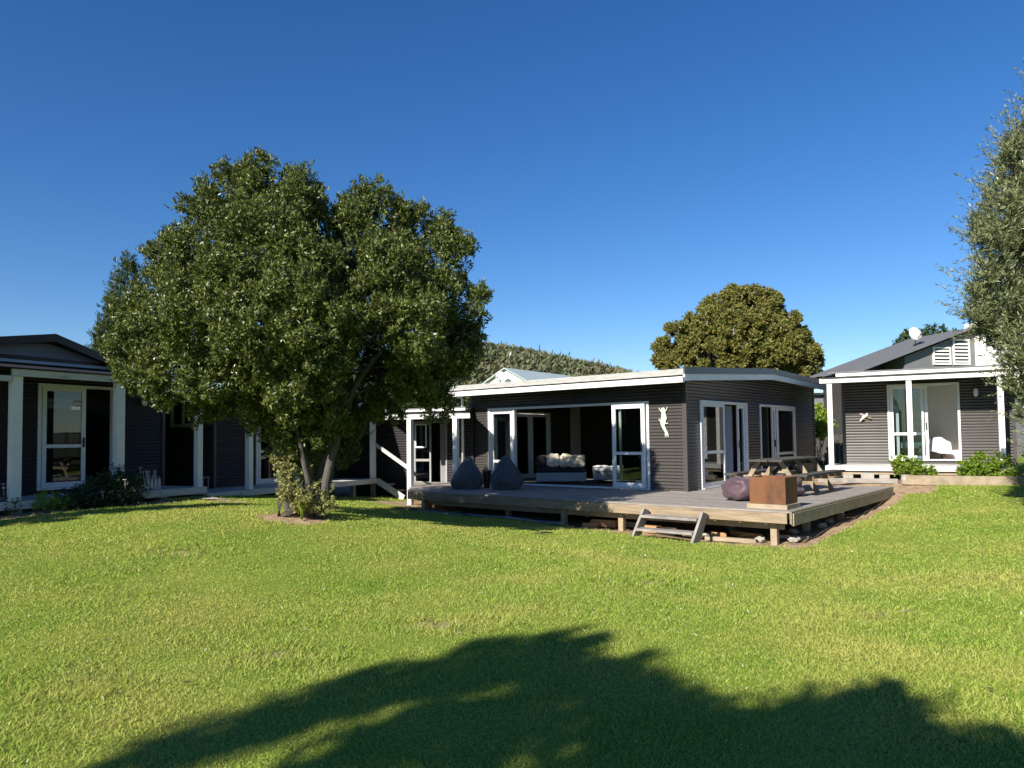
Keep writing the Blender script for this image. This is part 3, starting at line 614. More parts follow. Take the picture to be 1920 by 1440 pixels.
b = MB(); b.box(-6.66,-.03,.03,8.87,-.14,-.012); b.build('floor', CARPET, H)
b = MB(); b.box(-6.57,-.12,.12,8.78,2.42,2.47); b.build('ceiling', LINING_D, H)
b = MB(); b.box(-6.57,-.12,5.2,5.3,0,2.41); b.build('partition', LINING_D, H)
q = ml(1.95, 22.6); b = MB(); b.box(q[0]-.12,q[0]+.12,q[1]-.1,q[1]+.1,0,2.41); b.build('column', LINING, H)
b = MB()
b.box(-.05,.014,-.014,.05,-.02,2.6); b.box(-.09,-.05,-.016,-.010,-.02,2.1); b.build('corner_flashing', FLASH, H, bevel=.003)
b = MB(); b.box(-6.70,-6.62,-.014,.05,-.02,2.55); b.box(-6.10,-6.02,-.016,-.008,-.02,2.13); b.build('corner_flashing', FLASH, H)
b = MB(); b.box(-.03,.014,8.86,8.93,-.02,2.75); b.build('corner_flashing', FLASH_D, H)
b = MB(); b.tube([(-6.74,-.30,-.0),(-6.74,-.30,2.38),(-6.74,-.55,2.45)],.04,10); b.build('downpipe', WHITE, H, smooth=True)
# roof: thin corrugated slab following the low gable, front eave to back
prof = [(-.62,2.70),(4.65,3.02),(9.45,2.875)]
def roof_slab(x0,x1,prof,th,corr=True):
    mb = MB(); n = int((x1-x0)/.0762*6); 
    tops=[[],[],[]]
    for i in range(n+1):
        x = x0+(x1-x0)*i/n; a = .010*math.cos(2*math.pi*x/.0762)
        for k,(y,z) in enumerate(prof): tops[k].append(mb.pt((x,y,z+a)))
    for k in range(2):
        for i in range(n): mb.f.append([tops[k][i],tops[k][i+1],tops[k+1][i+1],tops[k+1][i]])
    return mb
roof_slab(-6.95,.26,prof,.02).build('roof', ROOFM, H, fixn=False)
b = MB(); b.prism([(-.60,2.52),(4.65,2.86),(9.43,2.74),(9.43,2.85),(4.65,2.99),(-.60,2.675)],-6.93,.25,axis=0); b.build('soffit', FLASH_D, H)
# barge boards on the right gable: pale lower board, slate flashing above
for nm,mt,o0,o1,x0,x1 in (('barge_board',WHITE,0,.145,.255,.30),('barge_flashing',ROOFM,.145,.30,.255,.315)):
    b = MB()
    for (y0,z0),(y1,z1) in (((-.62,2.47),(4.65,2.765)),((4.65,2.765),(9.5,2.66))):
        b.hexa([(x0,y0,z0+o0),(x1,y0,z0+o0),(x1,y1,z1+o0),(x0,y1,z1+o0),(x0,y0,z0+o1),(x1,y0,z0+o1),(x1,y1,z1+o1),(x0,y1,z1+o1)])
    b.build(nm, mt, H, fixn=True)
b = MB(); b.box(-6.98,.30,-.735,-.625,2.425,2.555); b.build('gutter', WHITE, H, bevel=.012)
b = MB(); b.box(-6.95,.28,-.64,-.60,2.60,2.735); b.build('fascia', pmat('weathered_white_fascia',(.36,.36,.345),(.25,.25,.24),5,.7,stretch=(1,4,6),bump=.2,c3=(.33,.33,.315)), H)
# front glazing
frame(H, FF, -6.02, -.945, 0, 2.09, w=.06)
leaf(H, FF, -5.96, -5.14, .04, 2.03, rail=.62, w=.10, handle=None)
b = MB(FF); b.box(-5.14,-5.07,-.09,.02,.036,2.03); b.build('door_post', ALU, H, bevel=.003)
leaf(H, FF, -1.93, -1.03, .04, 2.03, d=.06, rail=.86, w=.10, handle=-1.12)
leaf(H, FF, -1.80, -1.02, .04, 2.03, d=-.05, rail=.86, w=.06)
# two leaves folded inwards at the left, open leaf beside them
def Fang(ux,uy,ang):
    c,s = math.cos(ang),math.sin(ang)
    return lambda u,d,z: (ux+u*c-d*s, uy+u*s+d*c, z)
leaf(H, FL, 1.80, 2.66, .03, 2.0, rail=None, w=.09, handle=None)
leaf(H, FL, 2.70, 3.60, .03, 2.0, rail=None, w=.09, handle=2.8)
frame(H, FL, 1.75, 3.65, 0, 2.06, w=.05)
# side glazing
frame(H, FR, .70, 3.47, 0, 2.10, w=.06); 
leaf(H, FR, .78, 2.05, .04, 2.04, d=.0, rail=.86, w=.085)
leaf(H, FR, 2.95, 3.40, .04, 2.04, d=-.05, rail=None, w=.085, handle=3.0)
frame(H, FR, 4.35, 7.1, 0, 2.10, w=.06)
leaf(H, FR, 5.35, 5.62, .04, 2.04, d=-.05, rail=None, w=.08, handle=5.50, glass=False)
leaf(H, FR, 5.62, 7.03, .04, 2.04, d=.0, rail=.72, w=.085)
curtain(FR, 2.55, 3.0, .03, 2.02, -.22, 'lilac grey curtain gathered at the open side door of the main house', MM)
curtain(FR, .82, 1.0, .03, 2.0, -.2, 'narrow pale curtain behind the fixed pane nearest the house corner', MM, mat=pmat('linen_curtain',(.5,.47,.38),(.42,.4,.32),4,.9,stretch=(1,1,.1)))
# interior furniture
t = empty('dining_table', mw(-1.45,1.9), MR, 'round-edged dining table seen through the side door glass', 'table')
b = MB(); b.box(-.45,.45,-.8,.8,.71,.75); b.build('table_top', LINING_W, t, bevel=.01)
for sx in (-1,1):
    for sy in (-1,1): b = MB(); b.bar((sx*.38,sy*.72,0),(sx*.38,sy*.72,.71),.06,.06); b.build('leg', LINING_W, t)
def chair(x,y,rz,label):
    t = empty('dining_chair', mw(x,y), MR+rz, label, 'chair', 'dining chairs inside the main house')
    b = MB(); b.box(-.21,.21,-.21,.21,.43,.47); b.build('seat', DARKM, t, bevel=.01)
    b = MB(); 
    pts = [(-.2,.2,.47),(-.2,.24,.85),(-.1,.26,.97),(.1,.26,.97),(.2,.24,.85),(.2,.2,.47)]
    b.tube(pts,.014,8); 
    for k in (-.1,0,.1): b.tube([(k,.2,.47),(k,.25,.95)],.009,6)
    b.build('backrest', DARKM, t, smooth=True)
    for sx in (-1,1):
        for sy in (-1,1): b = MB(); b.tube([(sx*.18,sy*.18,.43),(sx*.22,sy*.22,0)],[.015,.012],6); b.build('leg', DARKM, t)
chair(-.75,1.5,R(-90),'dark spindle-back chair nearer the house corner, behind the side glass')
chair(-.75,2.3,R(-90),'dark spindle-back chair farther from the house corner, behind the side glass')
# sofa, cushions, ottoman
sx_,sy_ = ml(1.35,20.45); SRZ = R(-6)
t = empty('sofa', (1.35,20.45,.38), SRZ, 'grey sofa covered by a black throw just inside the open doors', 'sofa')
b = MB(); b.box(-.68,.70,-.42,.42,.05,.30); b.build('base', SOFA, t, bevel=.03)
b = MB(); b.box(-.66,.68,-.45,.30,.30,.44); b.build('seat', BLACKF, t, bevel=.045)
b = MB(); b.box(-.70,-.38,-.35,.45,.44,.74); b.build('arm', BLACKF, t, bevel=.07)
b = MB(); b.box(-.66,.68,.22,.45,.44,.76); b.build('backrest', BLACKF, t, bevel=.06)
for a in (-.6,.6):
    for c in (-.34,.34): b = MB(); b.box(a-.03,a+.03,c-.03,c+.03,0,.05); b.build('leg', DARKM, t)
def blob(name, loc, rad, mat, rz=0, rx=0, noise_=.12, seed=0, parent=None, sq=2.6):
    mb = MB()
    def fn(u,v):
        th = u*2*math.pi; ph = (v-.5)*math.pi
        sgn = lambda x,e: math.copysign(abs(x)**e, x)
        e = 2/sq
        x = sgn(math.cos(ph),e)*sgn(math.cos(th),e); y = sgn(math.cos(ph),e)*sgn(math.sin(th),e); z = sgn(math.sin(ph),e)
        n = 1+noise_*mnoise.noise(Vector((x*1.6+seed,y*1.6,z*1.6)))+noise_*.5*mnoise.noise(Vector((x*4+seed,y*4,z*4)))
        return (x*rad[0]*n,y*rad[1]*n,z*rad[2]*n)
    mb.surf(fn,40,24); o = mb.build(name, mat, parent, smooth=True); o.location = loc; o.rotation_euler = (rx,0,rz); return o
cg = 'cream cushions along the sofa'
for k,(dx,dz,rz,lab) in enumerate([(-.22,.62,.1,'cream fleecy cushion next to the black sofa arm'),(.12,.60,-.2,'cream fleecy cushion in the middle of the sofa'),(.43,.57,.15,'cream fleecy cushion at the ottoman end of the sofa')]):
    tag(blob('cushion', Vector((1.35+dx,20.30,.38+dz)), (.21,.13,.18), CREAMF, rz, R(-20), .25, k*3), lab, 'cushion', cg)
t = empty('ottoman', (2.62,20.25,.38), R(-6), 'square grey ottoman at the right end of the sofa', 'ottoman')
b = MB(); b.box(-.40,.40,-.38,.38,.09,.30); b.build('base', SOFA, t, bevel=.02)
b = MB(); b.box(-.41,.41,-.39,.39,.31,.42); b.build('cushion_top', SOFA, t, bevel=.03)
for a in (-.36,.36):
    for c in (-.34,.34): b = MB(); b.box(a-.02,a+.02,c-.02,c+.02,0,.09); b.build('leg', DARKM, t)
tag(blob('folded_cloth', (2.42,20.15,.83), (.2,.16,.03), WHITEF, .1, 0, .3, 2), 'white folded cloth lying on the left of the grey ottoman', 'cloth', 'white cloths on the ottoman')
tag(blob('folded_cloth', (2.85,20.10,.82), (.16,.16,.025), WHITEF, .3, 0, .3, 5), 'white folded cloth lying on the right of the grey ottoman', 'cloth', 'white cloths on the ottoman')
q = mw(-3.2,4.8); t = empty('sideboard', q, MR, 'dark sideboard against the inner partition of the main house', 'sideboard')
b = MB(); b.box(-.9,.9,-.22,.22,.05,.85); b.build('cabinet', BLACKF, t, bevel=.01); b = MB(); b.box(-.85,-.02,-.24,-.22,.1,.8); b.build('door', DARKM, t); b = MB(); b.box(.02,.85,-.24,-.22,.1,.8); b.build('door', DARKM, t)

# gecko ornament
def gecko():
    mb = MB(); spine = [(0,.36),(.0,.30),(.015,.22),(.02,.12),(-.005,.03),(-.01,-.05),(.03,-.14),(.075,-.21),(.085,-.28)]
    wid = [.035,.055,.050,.075,.07,.045,.04,.035,.05]
    Lp = [(x-w,z) for (x,z),w in zip(spine,wid)]; Rp = [(x+w,z) for (x,z),w in zip(spine,wid)]
    mb.prism(Lp+Rp[::-1], -.012, .012, axis=1)
    for (x,z,dx,dz) in ((-.03,.28,-.06,.05),(.05,.28,.05,.06),(-.045,.05,-.055,.03),(.055,.0,.045,-.02)):
        mb.bar((x,0,z),(x+dx*.6,0,z+dz*.2),.022,.03,upv=(0,1,0)); mb.bar((x+dx*.55,0,z+dz*.2),(x+dx,0,z+dz),.022,.022,upv=(0,1,0))
        for a in (-.35,0,.35): mb.bar((x+dx,0,z+dz),(x+dx+.03*math.sin(a+dx*8),0,z+dz+.03*math.cos(a)),.012,.010,upv=(0,1,0))
    for a in (-.03,0,.03): mb.bar((.085+a,0,-.28),(.09+a*1.5,0,-.33),.014,.02,upv=(0,1,0))
    o = mb.build('lizard_ornament', LIZ, None, bevel=.003); o.location = mw(-.56,-.035,1.56); o.rotation_euler = (0,0,MR)
    tag(o, 'pale green metal lizard hung on the sunlit wall beside the glass doors', 'wall ornament')
gecko()

# ---------------------------------------------------------------- deck
D = empty('timber_deck', MO, MR, 'weathered grey timber deck on short piles wrapped round the main house', 'deck')
mb = MB(); y = -3.07; rg = random.Random(3); row = 0
while y < 3.68:
    xl = (-5.95-(y+3.1)*1.04) if y < -.25 else .03
    if -.25 <= y < 0: xl = -6.6 if y > -.16 else xl
    xr = 3.36; x = xl; y1 = y+.135
    if y < 0 < y1: y1 = -.018
    x = xl
    while x < xr-.01:
        x2 = min(xr, x+rg.uniform(2.4,4.8)) 
        if xr-x2 < .8: x2 = xr
        dz = rg.uniform(-.002,.002); mb.box(x, x2-.004, y, y1, -.03+dz, 0+dz); x = x2
    y += .142; row += 1
mb.build('decking', DECKW, D)
b = MB(); b.box(-5.9,3.32,-3.115,-3.075,-.205,-.034); b.build('fascia_board', FASCW, D, bevel=.004)
b = MB(); b.box(3.365,3.405,-3.115,3.70,-.205,-.002); b.build('fascia_board', FASCG, D, bevel=.004)
b = MB(); b.bar((-5.93,-3.08,-.12),(-8.0,-1.1,-.12),.045,.17); b.build('fascia_board', FASCW, D)
for y in (-2.78,-1.2,.6,2.3):
    b = MB(); b.box(-5.4 if y<0 else .2,3.15,y-.05,y+.05,-.34,-.235); b.build('bearer', TIMB, D, bevel=.004)
b = MB()
for k in range(21):
    x = -5.6+k*.45; b.box(x-.022,x+.022,-3.07,(-.1 if x<.1 else 3.6),-.234,-.034)
b.build('joists', TIMB, D)
for (x,y) in [(3.02,-2.86),(.02,-2.86),(-1.37,-2.86),(-5.55,-2.9),(1.55,-1.2),(-3.2,-2.5),(3.0,-1.2),(-.2,-1.2),(3.1,.6),(3.1,2.3),(1.2,.6),(-1.9,-1.2)]:
    w = mw(x,y); g = g1(w.x,w.y)-MO.z-.12; b = MB(); b.box(x-.055,x+.055,y-.055,y+.055,g,-.30 if y>-2.8 else -.21); b.build('pile', TIMB, D, bevel=.004)
# loose steps
t = empty('timber_steps', mw(1.36,-3.55,0), MR, 'weathered two-tread timber steps leaning at the front of the deck', 'steps')
gb = g1(*mw(1.36,-3.6)[:2])-MO.z
for sx in (-.58,.58):
    b = MB(); b.hexa([(sx-.025,-.25,gb-.02),(sx+.025,-.25,gb-.02),(sx+.025,.05,gb-.02),(sx-.025,.05,gb-.02),(sx-.025,.20,-.06),(sx+.025,.20,-.06),(sx+.025,.40,-.12),(sx-.025,.40,-.12)])
    b.build('stringer', TIMG, t, bevel=.005)
for z,y in ((gb+.14,-.02),(gb+.36,.16)):
    b = MB(); b.box(-.552,.552,y-.13,y+.13,z-.022,z+.022); b.build('tread', TIMG, t, bevel=.005)

# bean bags
def beanbag(loc, rad, h, mat, label, seed, group, tip=True):
    t = empty('bean_bag', loc, seed, label, 'bean bag', group); mb = MB()
    def fn(u,v):
        th = u*2*math.pi; z = v
        r = (1-(max(0,z-.25)/.82)**1.35)*1.0 if z > .25 else (.84+.16*math.sin(z/.25*math.pi/2))
        if z > .93: r = r*math.sqrt(max(0,1-((z-.93)/.072)**2))+.02
        if v <= 0: r = .0
        n = 1+.17*mnoise.noise(Vector((math.cos(th)*1.5+seed,math.sin(th)*1.5,z*2.6)))+.10*mnoise.noise(Vector((math.cos(th)*3.5+seed,math.sin(th)*3.5,z*5)))+.05*mnoise.noise(Vector((math.cos(th)*8+seed,math.sin(th)*8,z*9)))-.035*math.exp(-((((th*3/math.pi)%1)-.5)/.06)**2)
        return (math.cos(th)*rad*r*n+.16*rad*z*z, math.sin(th)*rad*r*n, h*z)
    vs = [0,.004,.03,.08]+[.12+.88*k/26 for k in range(27)]
    g = [[mb.pt(fn(i/56,v)) for i in range(56)] for v in vs]
    for a,b_ in zip(g,g[1:]):
        for i in range(56): mb.f.append([a[i],a[(i+1)%56],b_[(i+1)%56],b_[i]])
    mb.f.append(g[-1]); mb.build('cover', mat, t, smooth=True)
    k = MB(); k.tube([(.16*rad-.035,0,h-.02),(.16*rad-.02,0,h+.02),(.16*rad+.02,0,h+.02),(.16*rad+.035,0,h-.02)],.008,8); k.build('loop_handle', mat, t, smooth=True)
    return t
gg = 'charcoal bean bags on the deck'
beanbag((-1.14,18.45,.38),.40,.80,CHAR,'charcoal bean bag on the deck nearest the white veranda post',1.1,gg)
beanbag((-.16,18.15,.38),.41,.83,CHAR,'charcoal bean bag on the deck in front of the left glass panel',4.7,gg)
def pouf(loc, rad, mat, label, seed, group):
    t = empty('bean_bag', loc, 0, label, 'bean bag', group)
    o = blob('cover', (0,0,rad[2]*.93), rad, mat, .3, 0, .22, seed, t, sq=2.7)
    mb = MB(); mb.tube([(rad[0]*1.02*math.cos(a)*math.cos(.3),rad[0]*1.0*math.sin(.3)*math.cos(a),rad[2]*.93+rad[2]*1.03*math.sin(a)) for a in [k*math.pi/12 for k in range(13)]],.006,5); mb.build('seam', mat, t, smooth=True)
p1_ = (4.55,14.25,.38)
pouf(p1_,(.42,.36,.235),MAROON,'squat maroon bean bag beside the rusty fire box',2,'maroon bean bags near the picnic table')
pouf((5.55,15.05,.38),(.36,.34,.22),MAROON,'maroon bean bag half hidden behind the fire box under the picnic table end',6,'maroon bean bags near the picnic table')
t = empty('plant_pot', (-.66,18.7,.38), 0, 'small black pot standing between the two charcoal bean bags', 'pot')
b = MB(); b.tube([(0,0,0),(0,0,.30),(0,0,.42)],[.07,.10,.11],20); b.build('pot_body', DARKM, t, smooth=False); b = MB(); b.tube([(0,0,.40),(0,0,.445)],.12,20); b.build('rim', DARKM, t)

# fire box
t = empty('fire_box', mw(2.87,-2.55), MR, 'open rusty steel fire box on a timber plinth at the deck corner', 'fire box')
b = MB(); X0,X1,Y0,Y1 = -.27,.35,-.31,.27; Z0,Z1=.085,.54; w=.012
b.box(X0,X1,Y0,Y0+w,Z0,Z1).box(X0,X1,Y1-w,Y1,Z0,Z1).box(X0,X0+w,Y0+w,Y1-w,Z0,Z1).box(X1-w,X1,Y0+w,Y1-w,Z0,Z1).box(X0+w,X1-w,Y0+w,Y1-w,Z0,Z0+.02)
b.build('steel_box', RUST, t, bevel=.003)
b = MB(); b.box(X0+.02,X1-.02,Y0+.02,Y1-.02,.40,.42); b.build('grate', BLACKF, t)
b = MB(); b.box(X0-.04,X1+.04,Y0-.05,Y0+.06,.001,.083).box(X0-.04,X1+.04,Y1-.06,Y1+.04,.001,.083).box(X0-.04,X0+.06,Y0+.06,Y1-.06,.001,.081).box(X1-.06,X1+.04,Y0+.06,Y1-.06,.001,.081); b.build('plinth', TIMB, t, bevel=.004)

# picnic table
t = empty('picnic_table', mw(1.86,1.05), MR, 'long timber picnic table with dark mouldy top and attached benches on the deck', 'picnic table')
rg = random.Random(9); b = MB()
for k in range(5): x = -.36+k*.146; b.box(x,x+.142,-1.28+rg.uniform(-.03,.03),1.28+rg.uniform(-.03,.03),.70,.745)
b.build('table_top', TIMD, t, bevel=.004)
for s in (-1,1):
    b = MB()
    for k in range(2): x = s*(.58+k*.148); b.box(min(x,x+s*.142),max(x,x+s*.142),-1.3+rg.uniform(-.03,.03),1.3,.405,.45)
    b.build('bench', TIMD, t, bevel=.004)
for y in (-1.0,0,1.0):
    for s in (-1,1):
        b = MB(); b.hexa([(s*.66-.055,y-.02,0),(s*.66+.055,y-.02,0),(s*.66+.055,y+.025,0),(s*.66-.055,y+.025,0),(s*.24-.055,y-.02,.70),(s*.24+.055,y-.02,.70),(s*.24+.055,y+.025,.70),(s*.24-.055,y+.025,.70)]); b.build('leg', TIMT, t, bevel=.003)
    b = MB(); b.box(-.88,.88,y+.027,y+.07,.31,.404); b.build('cross_beam', TIMT, t, bevel=.003)
    b = MB(); b.box(-.36,.36,y+.027,y+.07,.60,.698); b.build('top_batten', TIMD, t, bevel=.003)
b = MB(); b.bar((0,-.95,.36),(0,-.1,.69),.04,.08); b.bar((0,.95,.36),(0,.1,.69),.04,.08); b.build('brace', TIMD, t)

# offcuts, bricks and stones beneath and before the deck
rg = random.Random(21)
def offcut(x,y,l,w,h,rz,mat,name,label,cat,group,tilt=0):
    W = mw(x,y); g = g1(W.x,W.y); b = MB(); b.box(-l/2,l/2,-w/2,w/2,0,h); o = b.build(name, mat, None, bevel=.004)
    o.location = (W.x,W.y,g-.01+abs(tilt)*l*.4); o.rotation_euler = (0,tilt,MR+rz); tag(o,label,cat,group)
for k,(x,y,l,w,h,rz) in enumerate([(-.55,-2.6,.55,.16,.14,.1),(-.1,-2.3,.4,.14,.1,-.3),(.55,-2.75,.5,.14,.13,.05),(.95,-2.8,.35,.16,.12,.2),(1.9,-2.6,.25,.14,.12,.5),(2.25,-2.9,.9,.10,.07,.1),(2.2,-2.1,.7,.12,.09,-.4),(3.1,-2.2,.6,.08,.05,.3),(-.75,-2.85,.3,.12,.08,.8)]):
    offcut(x,y,l,w,h,rz,ORNG if k%2==0 else TIMB,'timber_offcut',['orange timber offcut nearest the left pile under the sunlit deck edge','pale timber offcut behind the orange ones left of the steps','orange timber offcut just left of the loose steps','pale short offcut directly behind the left foot of the steps','orange offcut right behind the loose steps','long pale board on the dirt between steps and corner pile','orange board deep under the deck near the corner','thin pale board at the deck corner right of the corner pile','small orange chip leftmost under the sunlit deck edge'][k],'offcut','timber offcuts beneath the deck')
for k,(x,y) in enumerate([(3.2,-.9),(3.15,-.3),(2.9,-1.6),(3.25,-2.6),(1.6,-2.5),(2.7,-2.7)]):
    W = mw(x,y); o = blob('stone', (W.x,W.y,g1(W.x,W.y)+.03), (.09,.07,.05), CONC, k, 0, .35, k*2.3, None, 2.2); tag(o,['pale stone farthest back under the right side of the deck','pale stone second from the back under the right side of the deck','pale stone in the middle of the dark space under the deck corner','pale stone nearest the deck corner','pale stone behind the steps under the deck','pale stone just left of the corner pile'][k],'stone','pale stones beneath the deck')
rg = random.Random(5)
for k in range(9):
    f = k/8; x = -5.2+f*3.6; y = -3.32-rg.uniform(0,.12)+.12*f
    offcut(x,y,rg.uniform(.9,1.7),rg.uniform(.10,.16),.035,rg.uniform(-.16,.16),TIMG if k%3 else TIMD,'old_plank',['leftmost old plank of the shaded heap by the deck','second old plank from the left in the shaded heap','third old plank from the left in the shaded heap','fourth old plank from the left in the shaded heap','fifth old plank from the left, mid heap by the deck','sixth old plank from the left, mid heap by the deck','third last old plank of the heap towards the steps','second last old plank of the heap towards the steps','last old plank of the heap, nearest the steps'][k],'plank','old planks heaped along the deck edge',rg.uniform(-.05,.05))
# bits lying on the lawn
for k,(px,py,Z,l,mt,lab) in enumerate([(400,943,15.2,.75,TIMG,'grey stick lying on the bare patch left of the big tree'),(385,938,15.5,.6,TIMG,'thin grey stick beside the bare patch left of the big tree'),(1020,988,12.9,.30,DARKM,'small dark twig on the lawn in front of the deck'),(315,947,14.8,.3,TIMG,'short pale stick on the lawn before the left veranda'),(1700,1152,6.9,.10,TIMG,'thin pale twig on the open lawn at right')]):
    p = at(px,py,Z); z = g1(p.x,p.y); b = MB(); a = rg.uniform(-.4,.4)
    b.tube([(-l/2*math.cos(a),-l/2*math.sin(a),.02),(0,.02,.03),(l/2*math.cos(a),l/2*math.sin(a),.02)],[.012,.015,.008] if k<4 else [.003,.004,.002],6)
    if k == 2: b.tube([(-l*.3,0,.02),(-l*.45,.08,.05)],.008,5)
    o = b.build('stick', mt, None, smooth=True, loc=(p.x,p.y,z+.01)); tag(o,lab,'stick','sticks lying on the lawn')
DL = leafmat('fallen_leaf_mat',[(.12,.07,.03),(.20,.13,.06)],rough=.7)
for k in range(22):
    if k == 0: p = at(679,1212,5.8)
    elif k == 1: p = at(222,1290,4.7); 
    else:
        px = rg.uniform(60,1880); Z = rg.uniform(4.5,13); p = Vector(((px-960)/FPX*Z,Z,0))
    s = rg.uniform(.02,.035); z = g1(p.x,p.y)+.035; a = rg.uniform(0,6.28)
    V = np.array([[-s,0,0],[0,s*.45,s*.3],[s,0,.0],[0,-s*.45,s*.25]]); c_,s_ = math.cos(a),math.sin(a)
    V = V@np.array([[c_,s_,0],[-s_,c_,0],[0,0,1]])+np.array([p.x,p.y,z])
    o = mesh_np('fallen_leaf', V, np.array([[0,1,2,3]]), DL, 4); tag(o,'small dry brown leaf lying on the lawn','leaf','dry leaves scattered on the lawn')

# ---------------------------------------------------------------- right wing
H = empty('right_wing', RO, RR, 'dark brown cabin at right with white-posted veranda and open sliding door', 'house')
FW = lambda u,d,z: (u,1.2-d,z)
wall(H, FW, .24, 4.25, 0.0, 2.5, [(1.36,3.06,.10,2.17)], lining=LINING_W)
wall(H, lambda u,d,z:(.24-d,u,z), 1.2, 5.4, 0, 2.5, [], lining=LINING_W, name='side_wall')
wall(H, lambda u,d,z:(4.25+d,u,z), 1.2, 5.4, 0, 2.5, [], lining=LINING_W, name='side_wall')
b = MB(); b.box(.3,3.3,2.95,3.05,.1,2.39); b.build('back_wall', LINING_W, H); b = MB(); b.box(3.2,3.3,1.33,2.94,.1,2.39); b.build('partition', LINING_W, H)
b = MB(); b.box(.27,4.22,1.22,5.3,.02,.10); b.build('floor', pmat('pale_floor',(.55,.5,.44),(.48,.43,.38),3,.6), H)
b = MB(); b.box(.36,4.12,1.33,5.27,2.40,2.44); b.build('ceiling', LINING_W, H)
b = MB(); b.box(.222,.30,1.172,1.25,0,2.44); b.build('corner_flashing', FLASH, H)
b = MB(); b.box(4.19,4.268,1.172,1.25,0,2.44); b.build('corner_flashing', FLASH, H)
frame(H, FW, 1.36, 3.06, .10, 2.17, w=.055)
leaf(H, FW, 1.43, 2.22, .14, 2.11, d=-.01, rail=.82, w=.07)
leaf(H, FW, 1.56, 2.32, .14, 2.11, d=-.06, rail=.82, w=.07, handle=2.28)
b = MB(); b.box(-.14,4.1,-.14,1.19,-.045,-.0); b.build('veranda_deck', WHITE_W, H, bevel=.004)
b = MB(); b.box(-.15,4.11,-.17,-.142,-.13,.004); b.build('deck_edge_board', WHITE_W, H, bevel=.004)
b = MB(); b.box(-.10,4.05,-.10,1.15,-.22,-.14); b.build('bearer', TIMB, H)
for x in (.0,1.87,3.83):
    b = MB(); b.box(x-.062,x+.062,-.062,.062,0.002,2.20); b.build('post', WHITE, H, bevel=.005)
b = MB(); b.box(-.24,4.02,-.10,-.02,2.20,2.325); b.build('veranda_beam', WHITE, H, bevel=.006)
b = MB(); b.hexa([(-.2,-.14,2.328),(4.1,-.14,2.328),(4.1,1.1,2.36),(-.2,1.1,2.36),(-.2,-.14,2.345),(4.1,-.14,2.345),(4.1,1.1,2.385),(-.2,1.1,2.385)]); b.build('veranda_roof', FLASH_D, H)
b = MB(); b.box(.1,4.3,.98,1.08,2.44,2.53); b.build('gutter', WHITE, H, bevel=.006)
b = MB(); b.box(.12,4.35,1.09,1.16,2.36,2.44); b.build('fascia', FLASH_D, H)
b = MB(); b.hexa([(-.1,.96,2.535),(4.6,.96,2.535),(4.6,5.6,2.80),(-.1,5.6,2.80),(-.1,.96,2.565),(4.6,.96,2.565),(4.6,5.6,2.83),(-.1,5.6,2.83)]); b.build('roof', ROOFN, H)
for x,w_ in ((.4,.3),(1.25,.3),(3.0,.3)):
    b = MB(); b.box(x-.12,x+.12,-.2,.1,-.52,-.225); b.build('pile', CONC, H, bevel=.01)
# timber edging and block in front
def rbox(name,x0,x1,y0,y1,z0,z1,mat,label,cat,group=None,rz=0):
    c = ((x0+x1)/2,(y0+y1)/2); b = MB(); b.box(x0-c[0],x1-c[0],y0-c[1],y1-c[1],z0,z1); o = b.build(name, mat, None, bevel=.008)
    o.location = rw(c[0],c[1],0); o.rotation_euler = (0,0,RR+rz); return tag(o,label,cat,group)
rbox('garden_edging',1.72,4.2,-.95,-.89,-.42,-.19,TIMT,'long timber edging board holding the garden before the right veranda','edging board')
rbox('timber_sleeper',-.3,1.55,-.62,-.50,-.42,-.30,TIMG,'low grey timber sleeper on the bare earth in front of the right veranda','sleeper',None,.02)
rbox('concrete_block',.72,1.02,-.60,-.30,-.40,-.16,CONC,'pale concrete block under the edge of the right veranda deck','block')
t = empty('stone_pot', rw(1.72,-.75,-.42), 0, 'small round stone pot at the end of the timber edging','pot'); b = MB(); b.tube([(0,0,0),(0,0,.12),(0,0,.22)],[.08,.11,.09],14); b.build('pot_body', CONC, t)
b = MB(); b.tube([(0,0,.2),(0,0,.235)],[.10,.10],14); b.build('rim', CONC, t)
# bed
t = empty('day_bed', rw(1.30,1.95,.10), RR, 'low red-brown wooden bed with pale blue mattress inside the right cabin door', 'bed')
b = MB(); b.box(0,1.45,0,.06,.20,.32).box(0,1.45,.84,.9,.20,.32).box(1.39,1.45,.06,.84,.20,.32); b.build('bed_frame', REDW, t, bevel=.005)
for x in (.05,1.40):
    for y in (.03,.87): b = MB(); b.box(x-.03,x+.03,y-.03,y+.03,0,.20); b.build('leg', REDW, t)
b = MB(); b.box(.02,1.38,.065,.835,.27,.48); b.build('mattress', BLUEF, t, bevel=.04)
mb = MB()
def blk(u,v):
    x = -.42+.78*u; y = -.55+1.05*v; rr = math.hypot(x*1.2,y*.9)
    return (x, y*.9, .17-.75*max(0,rr-.18)**1.25-(.9*max(0,-.34-y)*(1.3-abs(x-.1)*1.8))+.03*mnoise.noise(Vector((x*6,y*6,0))))
mb.surf(blk,30,30,wrapu=False); o = mb.build('blanket', WHITEF, None, smooth=True, fixn=False); o.location = rw(2.52,2.2,.54); o.rotation_euler=(0,0,RR); sm=o.modifiers.new('s','SOLIDIFY'); sm.thickness=.02
tag(o,'white knitted blanket thrown over the end of the wooden bed','blanket')
def lamp(loc, rz, label, r=.055, h=.11):
    t = empty('wall_lamp', loc, rz, label, 'wall lamp', 'round wall lamps beside the doors'); b = MB(); b.box(-.04,.04,-.02,.0,-.05,.05); b.build('bracket', ALU, t)
    blob('lamp_shade',(0,-.055,0),(r,.045,h),WHITE,0,0,0,0,t,2.4)
lamp(rw(3.42,1.17,1.88), RR, 'small pale wall lamp right of the open door in the right cabin')
